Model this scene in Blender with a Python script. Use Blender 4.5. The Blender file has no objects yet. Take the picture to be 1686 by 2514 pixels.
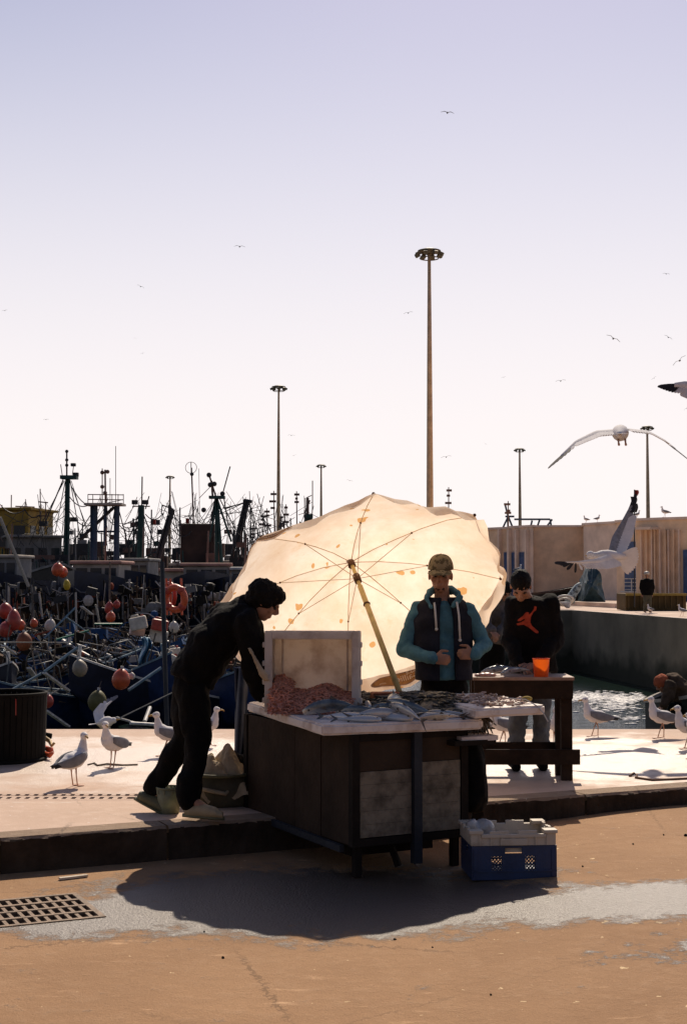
import bpy, bmesh, math, random
from mathutils import Vector as V, Matrix, noise
R = math.radians
PI = math.pi
random.seed(11)
sc = bpy.context.scene
C = sc.collection
# ------------------------------------------------------------------ camera, sky, sun, exposure
FPX, PITCH, CAMH = 3512.0, R(2.74), 1.68
cam_d = bpy.data.cameras.new('camera'); cam = bpy.data.objects.new('camera', cam_d); C.objects.link(cam)
cam_d.sensor_fit = 'HORIZONTAL'; cam_d.sensor_width = 24.0; cam_d.lens = 50.0
cam_d.clip_start = 0.1; cam_d.clip_end = 8000
cam.location = (0, 0, CAMH); cam.rotation_euler = (R(90)+PITCH, 0, 0)
sc.camera = cam
SUN_EL, SUN_AZ = R(43), R(7)          # azimuth measured from +Y towards +X
w = bpy.data.worlds.new('World'); sc.world = w; w.use_nodes = True
nt = w.node_tree; nt.nodes.clear()
sky = nt.nodes.new('ShaderNodeTexSky'); sky.sky_type = 'NISHITA'; sky.sun_disc = False
sky.sun_elevation = SUN_EL; sky.sun_rotation = SUN_AZ
sky.air_density = 1.0; sky.dust_density = 0.6; sky.ozone_density = 1.0; sky.altitude = 0
hsv = nt.nodes.new('ShaderNodeHueSaturation'); hsv.inputs['Saturation'].default_value = 1.12
tint = nt.nodes.new('ShaderNodeMix'); tint.data_type = 'RGBA'; tint.blend_type = 'MULTIPLY'; tint.inputs[0].default_value = 1
tint.inputs[7].default_value = (1.16, 0.98, 1.05, 1)
bg = nt.nodes.new('ShaderNodeBackground'); bg.inputs[1].default_value = 0.078
wo = nt.nodes.new('ShaderNodeOutputWorld')
nt.links.new(sky.outputs[0], hsv.inputs['Color']); nt.links.new(hsv.outputs[0], tint.inputs[6])
# pale sea haze thickening towards the horizon, dimmed away from the sun to cut fill light
tcw = nt.nodes.new('ShaderNodeTexCoord'); sxyz = nt.nodes.new('ShaderNodeSeparateXYZ'); nt.links.new(tcw.outputs['Generated'], sxyz.inputs[0])
hz = nt.nodes.new('ShaderNodeMapRange'); hz.interpolation_type = 'SMOOTHERSTEP'; hz.inputs[1].default_value = -0.02; hz.inputs[2].default_value = 0.60; hz.inputs[3].default_value = 0.97; hz.inputs[4].default_value = 0.0
nt.links.new(sxyz.outputs[2], hz.inputs[0])
hm_ = nt.nodes.new('ShaderNodeMix'); hm_.data_type = 'RGBA'; nt.links.new(hz.outputs[0], hm_.inputs[0]); nt.links.new(tint.outputs[2], hm_.inputs[6])
dt = nt.nodes.new('ShaderNodeVectorMath'); dt.operation = 'DOT_PRODUCT'; nt.links.new(tcw.outputs['Generated'], dt.inputs[0])
dt.inputs[1].default_value = (math.sin(SUN_AZ)*math.cos(SUN_EL), math.cos(SUN_AZ)*math.cos(SUN_EL), math.sin(SUN_EL))
fs = nt.nodes.new('ShaderNodeMapRange'); fs.interpolation_type = 'SMOOTHSTEP'; fs.inputs[1].default_value = -0.75; fs.inputs[2].default_value = 0.68; fs.inputs[3].default_value = 0.15; fs.inputs[4].default_value = 1.0
nt.links.new(dt.outputs['Value'], fs.inputs[0])
hv = nt.nodes.new('ShaderNodeVectorMath'); hv.operation = 'SCALE'; hv.inputs[0].default_value = (13.2, 12.25, 12.1); nt.links.new(fs.outputs[0], hv.inputs['Scale'])
nt.links.new(hv.outputs[0], hm_.inputs[7])
nt.links.new(hm_.outputs[2], bg.inputs[0]); nt.links.new(bg.outputs[0], wo.inputs[0])
sun_d = bpy.data.lights.new('sun', 'SUN'); sun_d.energy = 5.0; sun_d.angle = R(0.5); sun_d.color = (1.0, 0.87, 0.70)
sun = bpy.data.objects.new('sun', sun_d); C.objects.link(sun)
sdir = V((math.sin(SUN_AZ)*math.cos(SUN_EL), math.cos(SUN_AZ)*math.cos(SUN_EL), math.sin(SUN_EL)))
sun.rotation_euler = sdir.to_track_quat('Z', 'Y').to_euler(); sun.location = (0, 0, 30)
sc.view_settings.view_transform = 'Standard'; sc.view_settings.look = 'None'
sc.view_settings.exposure = 0.0; sc.view_settings.gamma = 1.0; sc.view_settings.use_curve_mapping = False
sc.render.film_transparent = False

# ------------------------------------------------------------------ point helpers (photo pixels only locate things in the place)
cp, sp = math.cos(PITCH), math.sin(PITCH)
def ray(px, py):
    u = (px-843)/FPX; v = (1257-py)/FPX
    return V((u, cp-sp*v, sp+cp*v))
def P(px, py, d):
    r = ray(px, py); t = d/r.y
    return V((r.x*t, d, CAMH+r.z*t))
def G(px, py, z=0.0):
    r = ray(px, py); t = (z-CAMH)/r.z
    return V((r.x*t, r.y*t, z))

# ------------------------------------------------------------------ materials
def lin(c):
    return tuple(((x/255)/12.92 if x/255 <= .04045 else ((x/255+.055)/1.055)**2.4) for x in c)
MATS = {}
def mat(name, col, rough=.7, var=.25, scale=6, bump=.15, bscale=60, col2=None, metal=0.0, spec=.5, lo=.35, hi=.7, trans=0, sheen=0):
    if name in MATS: return MATS[name]
    m = bpy.data.materials.new(name); m.use_nodes = True; n = m.node_tree; N = n.nodes; L = n.links
    b = N['Principled BSDF']
    tc = N.new('ShaderNodeTexCoord')
    nz = N.new('ShaderNodeTexNoise'); nz.inputs['Scale'].default_value = scale; nz.inputs['Detail'].default_value = 6; nz.inputs['Roughness'].default_value = .62
    L.new(tc.outputs['Object'], nz.inputs['Vector'])
    rp = N.new('ShaderNodeValToRGB'); rp.color_ramp.elements[0].position = lo; rp.color_ramp.elements[1].position = hi
    c2 = col2 if col2 else tuple(max(0, x*(1-var)) for x in col)
    c1 = tuple(min(1, x*(1+var*.5)) for x in col) if not col2 else col
    rp.color_ramp.elements[0].color = (*c2, 1); rp.color_ramp.elements[1].color = (*c1, 1)
    L.new(nz.outputs['Fac'], rp.inputs[0]); L.new(rp.outputs[0], b.inputs['Base Color'])
    b.inputs['Roughness'].default_value = rough; b.inputs['Metallic'].default_value = metal
    b.inputs['Specular IOR Level'].default_value = min(spec, .12) if rough >= .75 else (min(spec, .3) if rough >= .5 else spec)
    if sheen: b.inputs['Sheen Weight'].default_value = sheen
    if bump:
        n2 = N.new('ShaderNodeTexNoise'); n2.inputs['Scale'].default_value = bscale; n2.inputs['Detail'].default_value = 4
        L.new(tc.outputs['Object'], n2.inputs['Vector'])
        bp = N.new('ShaderNodeBump'); bp.inputs['Strength'].default_value = bump; bp.inputs['Distance'].default_value = .01
        L.new(n2.outputs['Fac'], bp.inputs['Height']); L.new(bp.outputs[0], b.inputs['Normal'])
    if trans:
        t = N.new('ShaderNodeBsdfTranslucent'); mx = N.new('ShaderNodeMixShader'); mx.inputs[0].default_value = trans
        L.new(rp.outputs[0], t.inputs[0]); L.new(b.outputs[0], mx.inputs[1]); L.new(t.outputs[0], mx.inputs[2])
        L.new(mx.outputs[0], N['Material Output'].inputs[0])
    MATS[name] = m; return m

# ------------------------------------------------------------------ mesh collector
class MB:
    def __init__(s): s.v = []; s.f = []
    def add(s, vs, fs):
        o = len(s.v); s.v += [V(p) for p in vs]; s.f += [tuple(i+o for i in f) for f in fs]; return s
    def box(s, c, d, rot=None, taper=1.0):
        hx, hy, hz = d[0]/2, d[1]/2, d[2]/2
        vs = [V((x*hx*(taper if z > 0 else 1), y*hy*(taper if z > 0 else 1), z*hz)) for z in (-1, 1) for y in (-1, 1) for x in (-1, 1)]
        if rot is not None:
            vs = [rot @ p for p in vs]
        vs = [p+V(c) for p in vs]
        return s.add(vs, [(0,2,3,1),(4,5,7,6),(0,1,5,4),(2,6,7,3),(0,4,6,2),(1,3,7,5)])
    def bbox(s, c, d, b=.01, rot=None):
        bm = bmesh.new(); bmesh.ops.create_cube(bm, size=1)
        for vv in bm.verts: vv.co = V((vv.co.x*d[0], vv.co.y*d[1], vv.co.z*d[2]))
        bmesh.ops.bevel(bm, geom=bm.edges[:], offset=b, segments=2, affect='EDGES', profile=.6)
        bm.verts.ensure_lookup_table()
        vs = [(rot @ vv.co if rot is not None else vv.co.copy())+V(c) for vv in bm.verts]
        fs = [tuple(x.index for x in f.verts) for f in bm.faces]; bm.free()
        return s.add(vs, fs)
    def beam(s, a, b, wd, h, up=(0,0,1)):
        a, b = V(a), V(b); t = (b-a).normalized(); u = V(up)
        if abs(t.dot(u)) > .98: u = V((0,1,0))
        x = t.cross(u).normalized(); y = x.cross(t)
        vs = [q+x*sx*wd/2+y*sy*h/2 for q in (a, b) for sx, sy in ((-1,-1),(1,-1),(1,1),(-1,1))]
        return s.add(vs, [(0,1,2,3),(7,6,5,4),(0,4,5,1),(1,5,6,2),(2,6,7,3),(3,7,4,0)])
    def tube(s, pts, rad, n=8, caps=True, sq=None):
        """swept tube; rad scalar or list; sq: list of (side vector, width factor) to flatten"""
        pts = [V(p) for p in pts]; k = len(pts)
        rad = rad if isinstance(rad, (list, tuple)) else [rad]*k
        o = len(s.v); prev = None
        for i, p in enumerate(pts):
            t = (pts[min(i+1, k-1)]-pts[max(i-1, 0)])
            t = t.normalized() if t.length > 1e-9 else V((0,0,1))
            if prev is None:
                u = V((0,0,1)) if abs(t.z) < .9 else V((0,1,0))
                x = t.cross(u).normalized()
            else:
                x = (prev-t*prev.dot(t)); x = x.normalized() if x.length > 1e-6 else t.orthogonal().normalized()
            prev = x; y = t.cross(x)
            for j in range(n):
                a = 2*PI*j/n
                s.v.append(p+(x*math.cos(a)+y*math.sin(a))*rad[i])
        for i in range(k-1):
            for j in range(n):
                s.f.append((o+i*n+j, o+i*n+(j+1)%n, o+(i+1)*n+(j+1)%n, o+(i+1)*n+j))
        if caps:
            s.f.append(tuple(o+j for j in reversed(range(n)))); s.f.append(tuple(o+(k-1)*n+j for j in range(n)))
        return s
    def sweep(s, secs, n=16):
        """secs: list of (centre, side_vec, front_vec, rs, rf): elliptical sections"""
        o = len(s.v)
        for c, a, b, ra, rb in secs:
            a, b = V(a).normalized(), V(b).normalized()
            for j in range(n):
                t = 2*PI*j/n
                s.v.append(V(c)+a*ra*math.cos(t)+b*rb*math.sin(t))
        k = len(secs)
        for i in range(k-1):
            for j in range(n):
                s.f.append((o+i*n+j, o+i*n+(j+1)%n, o+(i+1)*n+(j+1)%n, o+(i+1)*n+j))
        s.f.append(tuple(o+j for j in reversed(range(n)))); s.f.append(tuple(o+(k-1)*n+j for j in range(n)))
        return s
    def ball(s, c, r, n=12, m=8, rot=None):
        r = r if isinstance(r, (tuple, list)) else (r, r, r)
        o = len(s.v); c = V(c)
        def put(p):
            p = V((p[0]*r[0], p[1]*r[1], p[2]*r[2]))
            s.v.append((rot @ p if rot is not None else p)+c)
        put((0,0,-1))
        for i in range(1, m):
            a = PI*i/m-PI/2
            for j in range(n):
                t = 2*PI*j/n; put((math.cos(a)*math.cos(t), math.cos(a)*math.sin(t), math.sin(a)))
        put((0,0,1)); top = len(s.v)-1
        for j in range(n): s.f.append((o, o+1+(j+1)%n, o+1+j))
        for i in range(m-2):
            for j in range(n):
                s.f.append((o+1+i*n+j, o+1+i*n+(j+1)%n, o+1+(i+1)*n+(j+1)%n, o+1+(i+1)*n+j))
        for j in range(n): s.f.append((top, o+1+(m-2)*n+j, o+1+(m-2)*n+(j+1)%n))
        return s
    def limb(s, pts, rad, n=12):
        s.tube(pts, rad, n)
        for p, r in zip(pts, rad): s.ball(p, r, n, 8)
        return s
    def torus(s, c, R1, r, axis=(0,1,0), n=28, m=8, sx=1.0):
        q = V((0,0,1)).rotation_difference(V(axis).normalized()).to_matrix(); o = len(s.v)
        for i in range(n):
            a = 2*PI*i/n
            for j in range(m):
                b = 2*PI*j/m
                s.v.append(q @ V((math.cos(a)*(R1+r*math.cos(b))*sx, math.sin(a)*(R1+r*math.cos(b)), r*math.sin(b)))+V(c))
        for i in range(n):
            for j in range(m):
                s.f.append((o+i*m+j, o+((i+1)%n)*m+j, o+((i+1)%n)*m+(j+1)%m, o+i*m+(j+1)%m))
        return s
    def prism(s, poly, z0, z1):
        n = len(poly); o = len(s.v)
        s.v += [V((p[0], p[1], z0)) for p in poly]+[V((p[0], p[1], z1)) for p in poly]
        s.f.append(tuple(o+i for i in reversed(range(n)))); s.f.append(tuple(o+n+i for i in range(n)))
        for i in range(n): s.f.append((o+i, o+(i+1)%n, o+n+(i+1)%n, o+n+i))
        return s
    def grid(s, fn, nu, nv, closed_u=False):
        o = len(s.v)
        for j in range(nv+1):
            for i in range(nu if closed_u else nu+1): s.v.append(V(fn(i/nu, j/nv)))
        W = nu if closed_u else nu+1
        for j in range(nv):
            for i in range(nu):
                s.f.append((o+j*W+i, o+j*W+(i+1)%W, o+(j+1)*W+(i+1)%W, o+(j+1)*W+i))
        return s
    def xform(s, M):
        s.v = [M @ p for p in s.v]; return s
    def mesh(s, name):
        me = bpy.data.meshes.new(name); me.from_pydata([tuple(p) for p in s.v], [], s.f); me.update(); return me
    def build(s, name, m, parent=None, world=False, smooth=False, kind=None, bevel=0, solid=0):
        me = s.mesh(name)
        return link(me, name, m, parent, world, smooth, kind, bevel, solid)
WM = {}
def link(me, name, m, parent=None, world=False, smooth=False, kind=None, bevel=0, solid=0):
    if world and parent is not None: me.transform(wmat(parent).inverted())
    me.materials.append(m) if m else None
    if smooth: me.polygons.foreach_set('use_smooth', [True]*len(me.polygons))
    o = bpy.data.objects.new(name, me); C.objects.link(o)
    if parent is not None: o.parent = parent
    if kind: o['kind'] = kind
    if solid:
        md = o.modifiers.new('solid', 'SOLIDIFY'); md.thickness = solid; md.offset = 0
    if bevel:
        md = o.modifiers.new('bevel', 'BEVEL'); md.width = bevel; md.segments = 2; md.limit_method = 'ANGLE'
    return o
def wmat(o):
    M = Matrix.Translation(o.location) @ o.rotation_euler.to_matrix().to_4x4() @ Matrix.Diagonal((*o.scale, 1))
    return wmat(o.parent) @ M if o.parent else M
def thing(name, label, cat, loc=(0,0,0), rot=(0,0,0), group=None):
    o = bpy.data.objects.new(name, None); C.objects.link(o); o.empty_display_size = .1
    o.location = loc; o.rotation_euler = rot if isinstance(rot, (tuple, list)) else (0, 0, rot)
    o['label'] = label; o['category'] = cat
    if group: o['group'] = group
    return o
def tag(o, label, cat, group=None):
    o['label'] = label; o['category'] = cat
    if group: o['group'] = group
    return o
def solo(mb, name, m, label, cat, group=None, smooth=False, bevel=0, solid=0):
    """single-mesh thing built in world coordinates, origin moved to its base"""
    c = sum(mb.v, V())/len(mb.v); c.z = min(p.z for p in mb.v)
    mb.v = [p-c for p in mb.v]
    o = mb.build(name, m, smooth=smooth, bevel=bevel, solid=solid); o.location = c
    return tag(o, label, cat, group)
KIDS = {}
def kids(o): return [c for c in bpy.data.objects if c.parent == o]
def snapshot(root):
    out = []
    for k in kids(root): out.append((k, [g for g in kids(k)]))
    return out
def dup(root, snap, loc, rot=None, label=None, scale=None):
    r = root.copy(); C.objects.link(r); r.location = loc
    if rot is not None: r.rotation_euler = rot
    if scale: r.scale = (scale,)*3
    if label: r['label'] = label
    for k, gs in snap:
        c = k.copy(); C.objects.link(c); c.parent = r
        for g in gs:
            d = g.copy(); C.objects.link(d); d.parent = c
    return r
def remesh(mb, voxel, smooth=4, fac=.5):
    o = bpy.data.objects.new('tmp', mb.mesh('tmp')); C.objects.link(o)
    md = o.modifiers.new('r', 'REMESH'); md.mode = 'VOXEL'; md.voxel_size = voxel; md.use_smooth_shade = True
    if smooth:
        ms = o.modifiers.new('s', 'SMOOTH'); ms.factor = fac; ms.iterations = smooth
    dg = bpy.context.evaluated_depsgraph_get(); dg.update()
    me = bpy.data.meshes.new_from_object(o.evaluated_get(dg))
    bpy.data.objects.remove(o, do_unlink=True)
    return me
def crumple(me, amp, scale, st=(1,1,1), seed=0, ridge=False):
    nor = [p.normal.copy() for p in me.vertices]
    for p, nn in zip(me.vertices, nor):
        q = V((p.co.x*st[0], p.co.y*st[1], p.co.z*st[2]))*scale+V((seed, seed*.7, 0))
        h = noise.fractal(q, 1.0, 2.0, 3)
        if ridge: h = .35-abs(h)
        p.co += nn*h*amp
    me.update(); return me
def text_mesh(txt, size, mirror=False, extr=0.0):
    cu = bpy.data.curves.new('t', 'FONT'); cu.body = txt; cu.size = size; cu.align_x = 'CENTER'; cu.extrude = extr
    o = bpy.data.objects.new('t', cu); C.objects.link(o)
    dg = bpy.context.evaluated_depsgraph_get(); dg.update()
    me = bpy.data.meshes.new_from_object(o.evaluated_get(dg))
    bpy.data.objects.remove(o, do_unlink=True)
    return me
def frame(x, y, z, loc):
    return Matrix(((x[0], y[0], z[0], loc[0]), (x[1], y[1], z[1], loc[1]), (x[2], y[2], z[2], loc[2]), (0,0,0,1)))

#@@STRUCTURE
# ------------------------------------------------------------------ ground: road, quay, water
def ground_mat(name, base, dark, pale, wet_rough, dry_rough, wetfn, bumpd=.004, speckle=True, wetdark=.10):
    m = bpy.data.materials.new(name); m.use_nodes = True; n = m.node_tree; N = n.nodes; L = n.links; b = N['Principled BSDF']
    geo = N.new('ShaderNodeNewGeometry')
    def noi(scale, det=5, rough=.6, vec=None):
        z = N.new('ShaderNodeTexNoise'); z.inputs['Scale'].default_value = scale; z.inputs['Detail'].default_value = det; z.inputs['Roughness'].default_value = rough
        L.new(vec or geo.outputs['Position'], z.inputs['Vector']); return z.outputs['Fac']
    def ramp(f, p0, p1, c0=(0,0,0), c1=(1,1,1)):
        r = N.new('ShaderNodeValToRGB'); r.color_ramp.elements[0].position = p0; r.color_ramp.elements[1].position = p1
        r.color_ramp.elements[0].color = (*c0, 1); r.color_ramp.elements[1].color = (*c1, 1); L.new(f, r.inputs[0]); return r.outputs[0]
    def mth(op, a, bb=None, clamp=False):
        z = N.new('ShaderNodeMath'); z.operation = op; z.use_clamp = clamp
        for i, q in enumerate((a, bb)):
            if q is None: continue
            if isinstance(q, (int, float)): z.inputs[i].default_value = q
            else: L.new(q, z.inputs[i])
        return z.outputs[0]
    def mix(f, a, bb):
        z = N.new('ShaderNodeMix'); z.data_type = 'RGBA'
        if isinstance(f, (int, float)): z.inputs[0].default_value = f
        else: L.new(f, z.inputs[0])
        for i, q in ((6, a), (7, bb)):
            if isinstance(q, tuple): z.inputs[i].default_value = (*q, 1)
            else: L.new(q, z.inputs[i])
        return z.outputs[2]
    big = noi(1.1, 6, .65); med = noi(9, 6, .7); fine = noi(170, 3, .7)
    col = mix(ramp(big, .3, .72), dark, base)
    col = mix(mth('MULTIPLY', ramp(med, .5, .75), .5), col, pale)
    col = mix(mth('MULTIPLY', ramp(fine, .35, .75), .45), col, tuple(x*.45 for x in dark))
    if speckle:
        vo = N.new('ShaderNodeTexVoronoi'); vo.inputs['Scale'].default_value = 14; L.new(geo.outputs['Position'], vo.inputs['Vector'])
        wv_ = N.new('ShaderNodeVectorMath'); wv_.operation = 'ADD'; wn = N.new('ShaderNodeTexNoise'); wn.inputs['Scale'].default_value = 30; L.new(geo.outputs['Position'], wn.inputs['Vector']); ws_ = N.new('ShaderNodeVectorMath'); ws_.operation = 'SCALE'; ws_.inputs['Scale'].default_value = .07; L.new(wn.outputs['Color'], ws_.inputs[0]); L.new(geo.outputs['Position'], wv_.inputs[0]); L.new(ws_.outputs[0], wv_.inputs[1]); L.new(wv_.outputs[0], vo.inputs['Vector'])
        cs = N.new('ShaderNodeSeparateColor'); L.new(vo.outputs['Color'], cs.inputs[0])
        spk = mth('LESS_THAN', vo.outputs['Distance'], mth('MULTIPLY', mth('MULTIPLY', cs.outputs[1], cs.outputs[2]), .30))
        v2 = N.new('ShaderNodeTexVoronoi'); v2.feature = 'DISTANCE_TO_EDGE'; v2.inputs['Scale'].default_value = .55; L.new(wv_.outputs[0], v2.inputs['Vector'])
        col = mix(mth('MULTIPLY', mth('LESS_THAN', v2.outputs['Distance'], .004), mth('MULTIPLY', ramp(big, .45, .6), .55)), col, tuple(x*.4 for x in dark))
        spk = mth('MULTIPLY', spk, mth('GREATER_THAN', cs.outputs[0], .55))
        col = mix(mth('MULTIPLY', spk, .8), col, tuple(min(.8, x*1.9) for x in pale))
        # gull droppings / dried salt: horizontal smears
        mp = N.new('ShaderNodeMapping'); mp.inputs['Scale'].default_value = (1.6, 5.5, 1); L.new(geo.outputs['Position'], mp.inputs[0])
        sm = noi(1.4, 7, .75, mp.outputs[0])
        col = mix(mth('MULTIPLY', ramp(sm, .62, .70), .55), col, tuple(min(.8, x*1.5) for x in pale))
    wet = wetfn(N, L, geo, noi, ramp, mth) if wetfn else 0.0
    if wetfn:
        col = mix(mth('MULTIPLY', wet, .9), col, tuple(x*wetdark for x in dark)); L.new(mth('ADD', .2, mth('MULTIPLY', wet, .8)), b.inputs['Specular IOR Level'])
        r = N.new('ShaderNodeMapRange'); L.new(wet, r.inputs[0]); r.inputs[3].default_value = dry_rough; r.inputs[4].default_value = wet_rough
        L.new(r.outputs[0], b.inputs['Roughness'])
    else: b.inputs['Roughness'].default_value = dry_rough
    L.new(col, b.inputs['Base Color'])
    bp = N.new('ShaderNodeBump'); bp.inputs['Strength'].default_value = 1; bp.inputs['Distance'].default_value = bumpd
    h = mth('ADD', mth('ADD', noi(95, 4, .7), mth('MULTIPLY', med, 2.0)), mth('MULTIPLY', mth('MULTIPLY', noi(60, 3, .6), 1.6), wet) if wetfn else 0.0); L.new(h, bp.inputs['Height']); L.new(bp.outputs[0], b.inputs['Normal'])
    return m
def blobmask(N, L, geo, mth, cx, cy, rx, ry, ang=0):
    mp = N.new('ShaderNodeMapping'); mp.vector_type = 'TEXTURE'; mp.inputs['Location'].default_value = (cx, cy, 0)
    mp.inputs['Rotation'].default_value = (0, 0, ang); mp.inputs['Scale'].default_value = (rx, ry, 1000)
    L.new(geo.outputs['Position'], mp.inputs[0])
    ln = N.new('ShaderNodeVectorMath'); ln.operation = 'LENGTH'; L.new(mp.outputs[0], ln.inputs[0])
    return mth('SUBTRACT', 1.0, ln.outputs['Value'], True)
def road_wet_shade(N, L, geo, noi, ramp, mth):
    a = blobmask(N, L, geo, mth, -.1, 8.0, 1.95, 1.2, R(2))  # wet patch spread over the parasol's shadow, its dark base deepening that shade
    c = blobmask(N, L, geo, mth, 1.95, 7.75, 2.2, .62, R(5))
    e = blobmask(N, L, geo, mth, -1.3, 7.6, .85, .6, R(8))
    s = mth('MAXIMUM', mth('MAXIMUM', a, c), e)
    k = mth('ADD', mth('MULTIPLY', s, 1.3), mth('MULTIPLY', mth('SUBTRACT', noi(4.5, 8, .8), .5), 2.0))
    f2 = blobmask(N, L, geo, mth, 1.9, 6.75, 1.3, .5, R(3)); k = mth('MAXIMUM', k, mth('ADD', f2, mth('MULTIPLY', mth('SUBTRACT', noi(7, 8, .75), .62), 3.0)))
    return ramp(k, .24, .50)
def quay_wet(N, L, geo, noi, ramp, mth):
    a = blobmask(N, L, geo, mth, 0, 12.6, 9, 2.6, 0)
    k = mth('ADD', a, mth('MULTIPLY', mth('SUBTRACT', noi(1.6, 6, .65), .5), 1.6))
    return ramp(k, .2, .6)
M_road = ground_mat('road_tarmac', (.43,.245,.122), (.33,.18,.086), (.50,.31,.175), .46, .85, road_wet_shade, .006)
M_quay = ground_mat('quay_concrete', (.68,.49,.37), (.55,.39,.29), (.76,.60,.48), .42, .85, quay_wet, .003, True, .75)
M_kerb = ground_mat('kerb_concrete', (.36,.245,.16), (.24,.16,.10), (.50,.37,.27), .5, .95, None, .008)
def add_quad(mb, pts): o = len(mb.v); mb.v += [V(p) for p in pts]; mb.f.append(tuple(range(o, o+len(pts))))
K0, K1 = G(0, 2059, .13), G(1686, 1933, .13)
kd = (K1-K0).normalized(); kn = V((-kd.y, kd.x, 0))      # kerb direction and its normal away from the camera
def kerb_at(s, off=0, z=.13):
    p = K0+kd*s+kn*off; return V((p.x, p.y, z))
# road (dips gently toward the gutter at the drain) with a hole for the grate, laid out along the kerb
def rz(x):
    t_ = max(0, min(1, (x-.2)/2.2)); return -.085*(1-t_*t_*(3-2*t_))
def kp(s_, n_): return K0+kd*s_+kn*n_
GR = G(252, 2252, -.085); gs1 = (GR-K0).dot(kd); gn0 = (GR-K0).dot(kn); gn1 = gn0+.60; gs0 = gs1-2.6
sv = sorted({-70,-20,-8,gs0,gs1,8,12,20,70}|{gs1+i*.3 for i in range(1,26)}); nv = [-40,-10,-6,-4,-3,gn0,gn1,.06]
m = MB()
for i in range(len(sv)-1):
    for j in range(len(nv)-1):
        if sv[i] == gs0 and nv[j] == gn0: continue
        pts = [kp(sv[i],nv[j]),kp(sv[i+1],nv[j]),kp(sv[i+1],nv[j+1]),kp(sv[i],nv[j+1])]
        add_quad(m, [(p.x,p.y,rz(p.x)) for p in pts])
m.build('road', M_road, kind='structure')
M_pit = mat('drain_pit_dark', (.012,.009,.007), .9)
m = MB(); cr_ = [kp(gs0,gn0),kp(gs1,gn0),kp(gs1,gn1),kp(gs0,gn1)]
for i in range(4):
    p, q = cr_[i], cr_[(i+1)%4]; add_quad(m, [(p.x,p.y,-.4),(q.x,q.y,-.4),(q.x,q.y,-.085),(p.x,p.y,-.085)])
add_quad(m, [(p.x,p.y,-.4) for p in cr_])
m.build('drain_pit', M_pit, kind='structure')
M_iron = mat('rusty_cast_iron', (.22,.14,.085), .65, .5, 12, .5, 80, metal=.1)
gc0 = kp((gs0+gs1)/2,(gn0+gn1)/2); gt = thing('drain_grate', 'cast iron drain grate with four rows of slots set in the road beside the kerb', 'grate', (gc0.x,gc0.y,-.085), (0,0,math.atan2(kd.y,kd.x)))
Lg, Wg = gs1-gs0, .60
m = MB()
for y in (-Wg/2, Wg/2): m.box((0,y,-.012), (Lg+.03,.03,.035))
for x in (-Lg/2, Lg/2): m.box((x,0,-.013), (.03,Wg-.03,.035))
m.build('grate_frame', M_iron, gt)
for i in range(1,4): MB().box((0,-Wg/2+i*Wg/4,-.010), (Lg-.03,.03,.03)).build('cross_bar', M_iron, gt)
proto = None
for i in range(4):
    for k in range(47):
        if proto is None: proto = MB().box((0,0,0), (.020,Wg/4-.03,.026)).build('grate_bar', M_iron, gt); o = proto
        else: o = proto.copy(); C.objects.link(o)
        o.location = (-Lg/2+.04+k*.0545+random.uniform(-.002,.002), -Wg/2+(i+.5)*Wg/4, -.012+random.uniform(-.002,.002))
# quay deck and kerb
edge_y = 15.0
A = kerb_at(-70, .22); B = kerb_at(80, .22)
# deck leaves a trench for the channel drain
cx1, cy0, cy1 = -1.47, 10.18, 10.52
def deck_y(x): return (kerb_at(0,.22)+kd*((x-kerb_at(0,.22).x)/kd.x)).y
m = MB(); z = .13; TH = .06
add_quad(m, [(-34,cy1,z),(cx1,cy1,z),(cx1,edge_y,z),(-34,edge_y,z)])
xl = -3.6
add_quad(m, [(cx1,deck_y(cx1),z),(20,deck_y(20) if deck_y(20)<edge_y else edge_y,z),(20,edge_y,z),(cx1,edge_y,z)]) if False else None
xe = (edge_y-deck_y(0))/(kd.y/kd.x)
add_quad(m, [(cx1,deck_y(cx1),z),(xe,edge_y,z),(cx1,edge_y,z)])
add_quad(m, [(-34,deck_y(-34),z),(cx1,deck_y(cx1),z),(cx1,cy0,z),(-34,cy0,z)])
m.build('quay_deck', M_quay, kind='structure')
m = MB()
add_quad(m, [(-34,cy0,.03),(cx1,cy0,.03),(cx1,cy1,.03),(-34,cy1,.03)])
add_quad(m, [(-34,cy0,.03),(cx1,cy0,.03),(cx1,cy0,.13),(-34,cy0,.13)])
add_quad(m, [(-34,cy1,.03),(cx1,cy1,.03),(cx1,cy1,.13),(-34,cy1,.13)])
add_quad(m, [(cx1,cy0,.03),(cx1,cy1,.03),(cx1,cy1,.13),(cx1,cy0,.13)])
m.build('drain_trench', M_pit, kind='structure')
# slotted concrete cover of the channel
cv = thing('channel_drain', 'long concrete channel drain cover with two rows of oblong holes across the quay', 'drain', ((-3.6+cx1)/2, (cy0+cy1)/2, .13))
m = MB(); x0c = -3.9
for y, wd in ((cy0+.03, .05), ((cy0+cy1)/2, .05), (cy1-.03, .05)):
    m.box(((x0c+cx1)/2, y, .118), (cx1-x0c, wd, .025))
m.build('cover_rails', M_quay, cv, world=True)
proto = None
for rr in (0, 1):
    x = x0c+.03
    while x < cx1-.03:
        if proto is None:
            proto = MB().box((0,0,0), (.034, .122, .024)).build('cover_bar', M_quay, cv); o = proto
        else: o = proto.copy(); C.objects.link(o)
        o.location = V((x+rr*.03, cy0+.055+.06+rr*.17-.0, .1175))-cv.location
        x += .066
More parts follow.
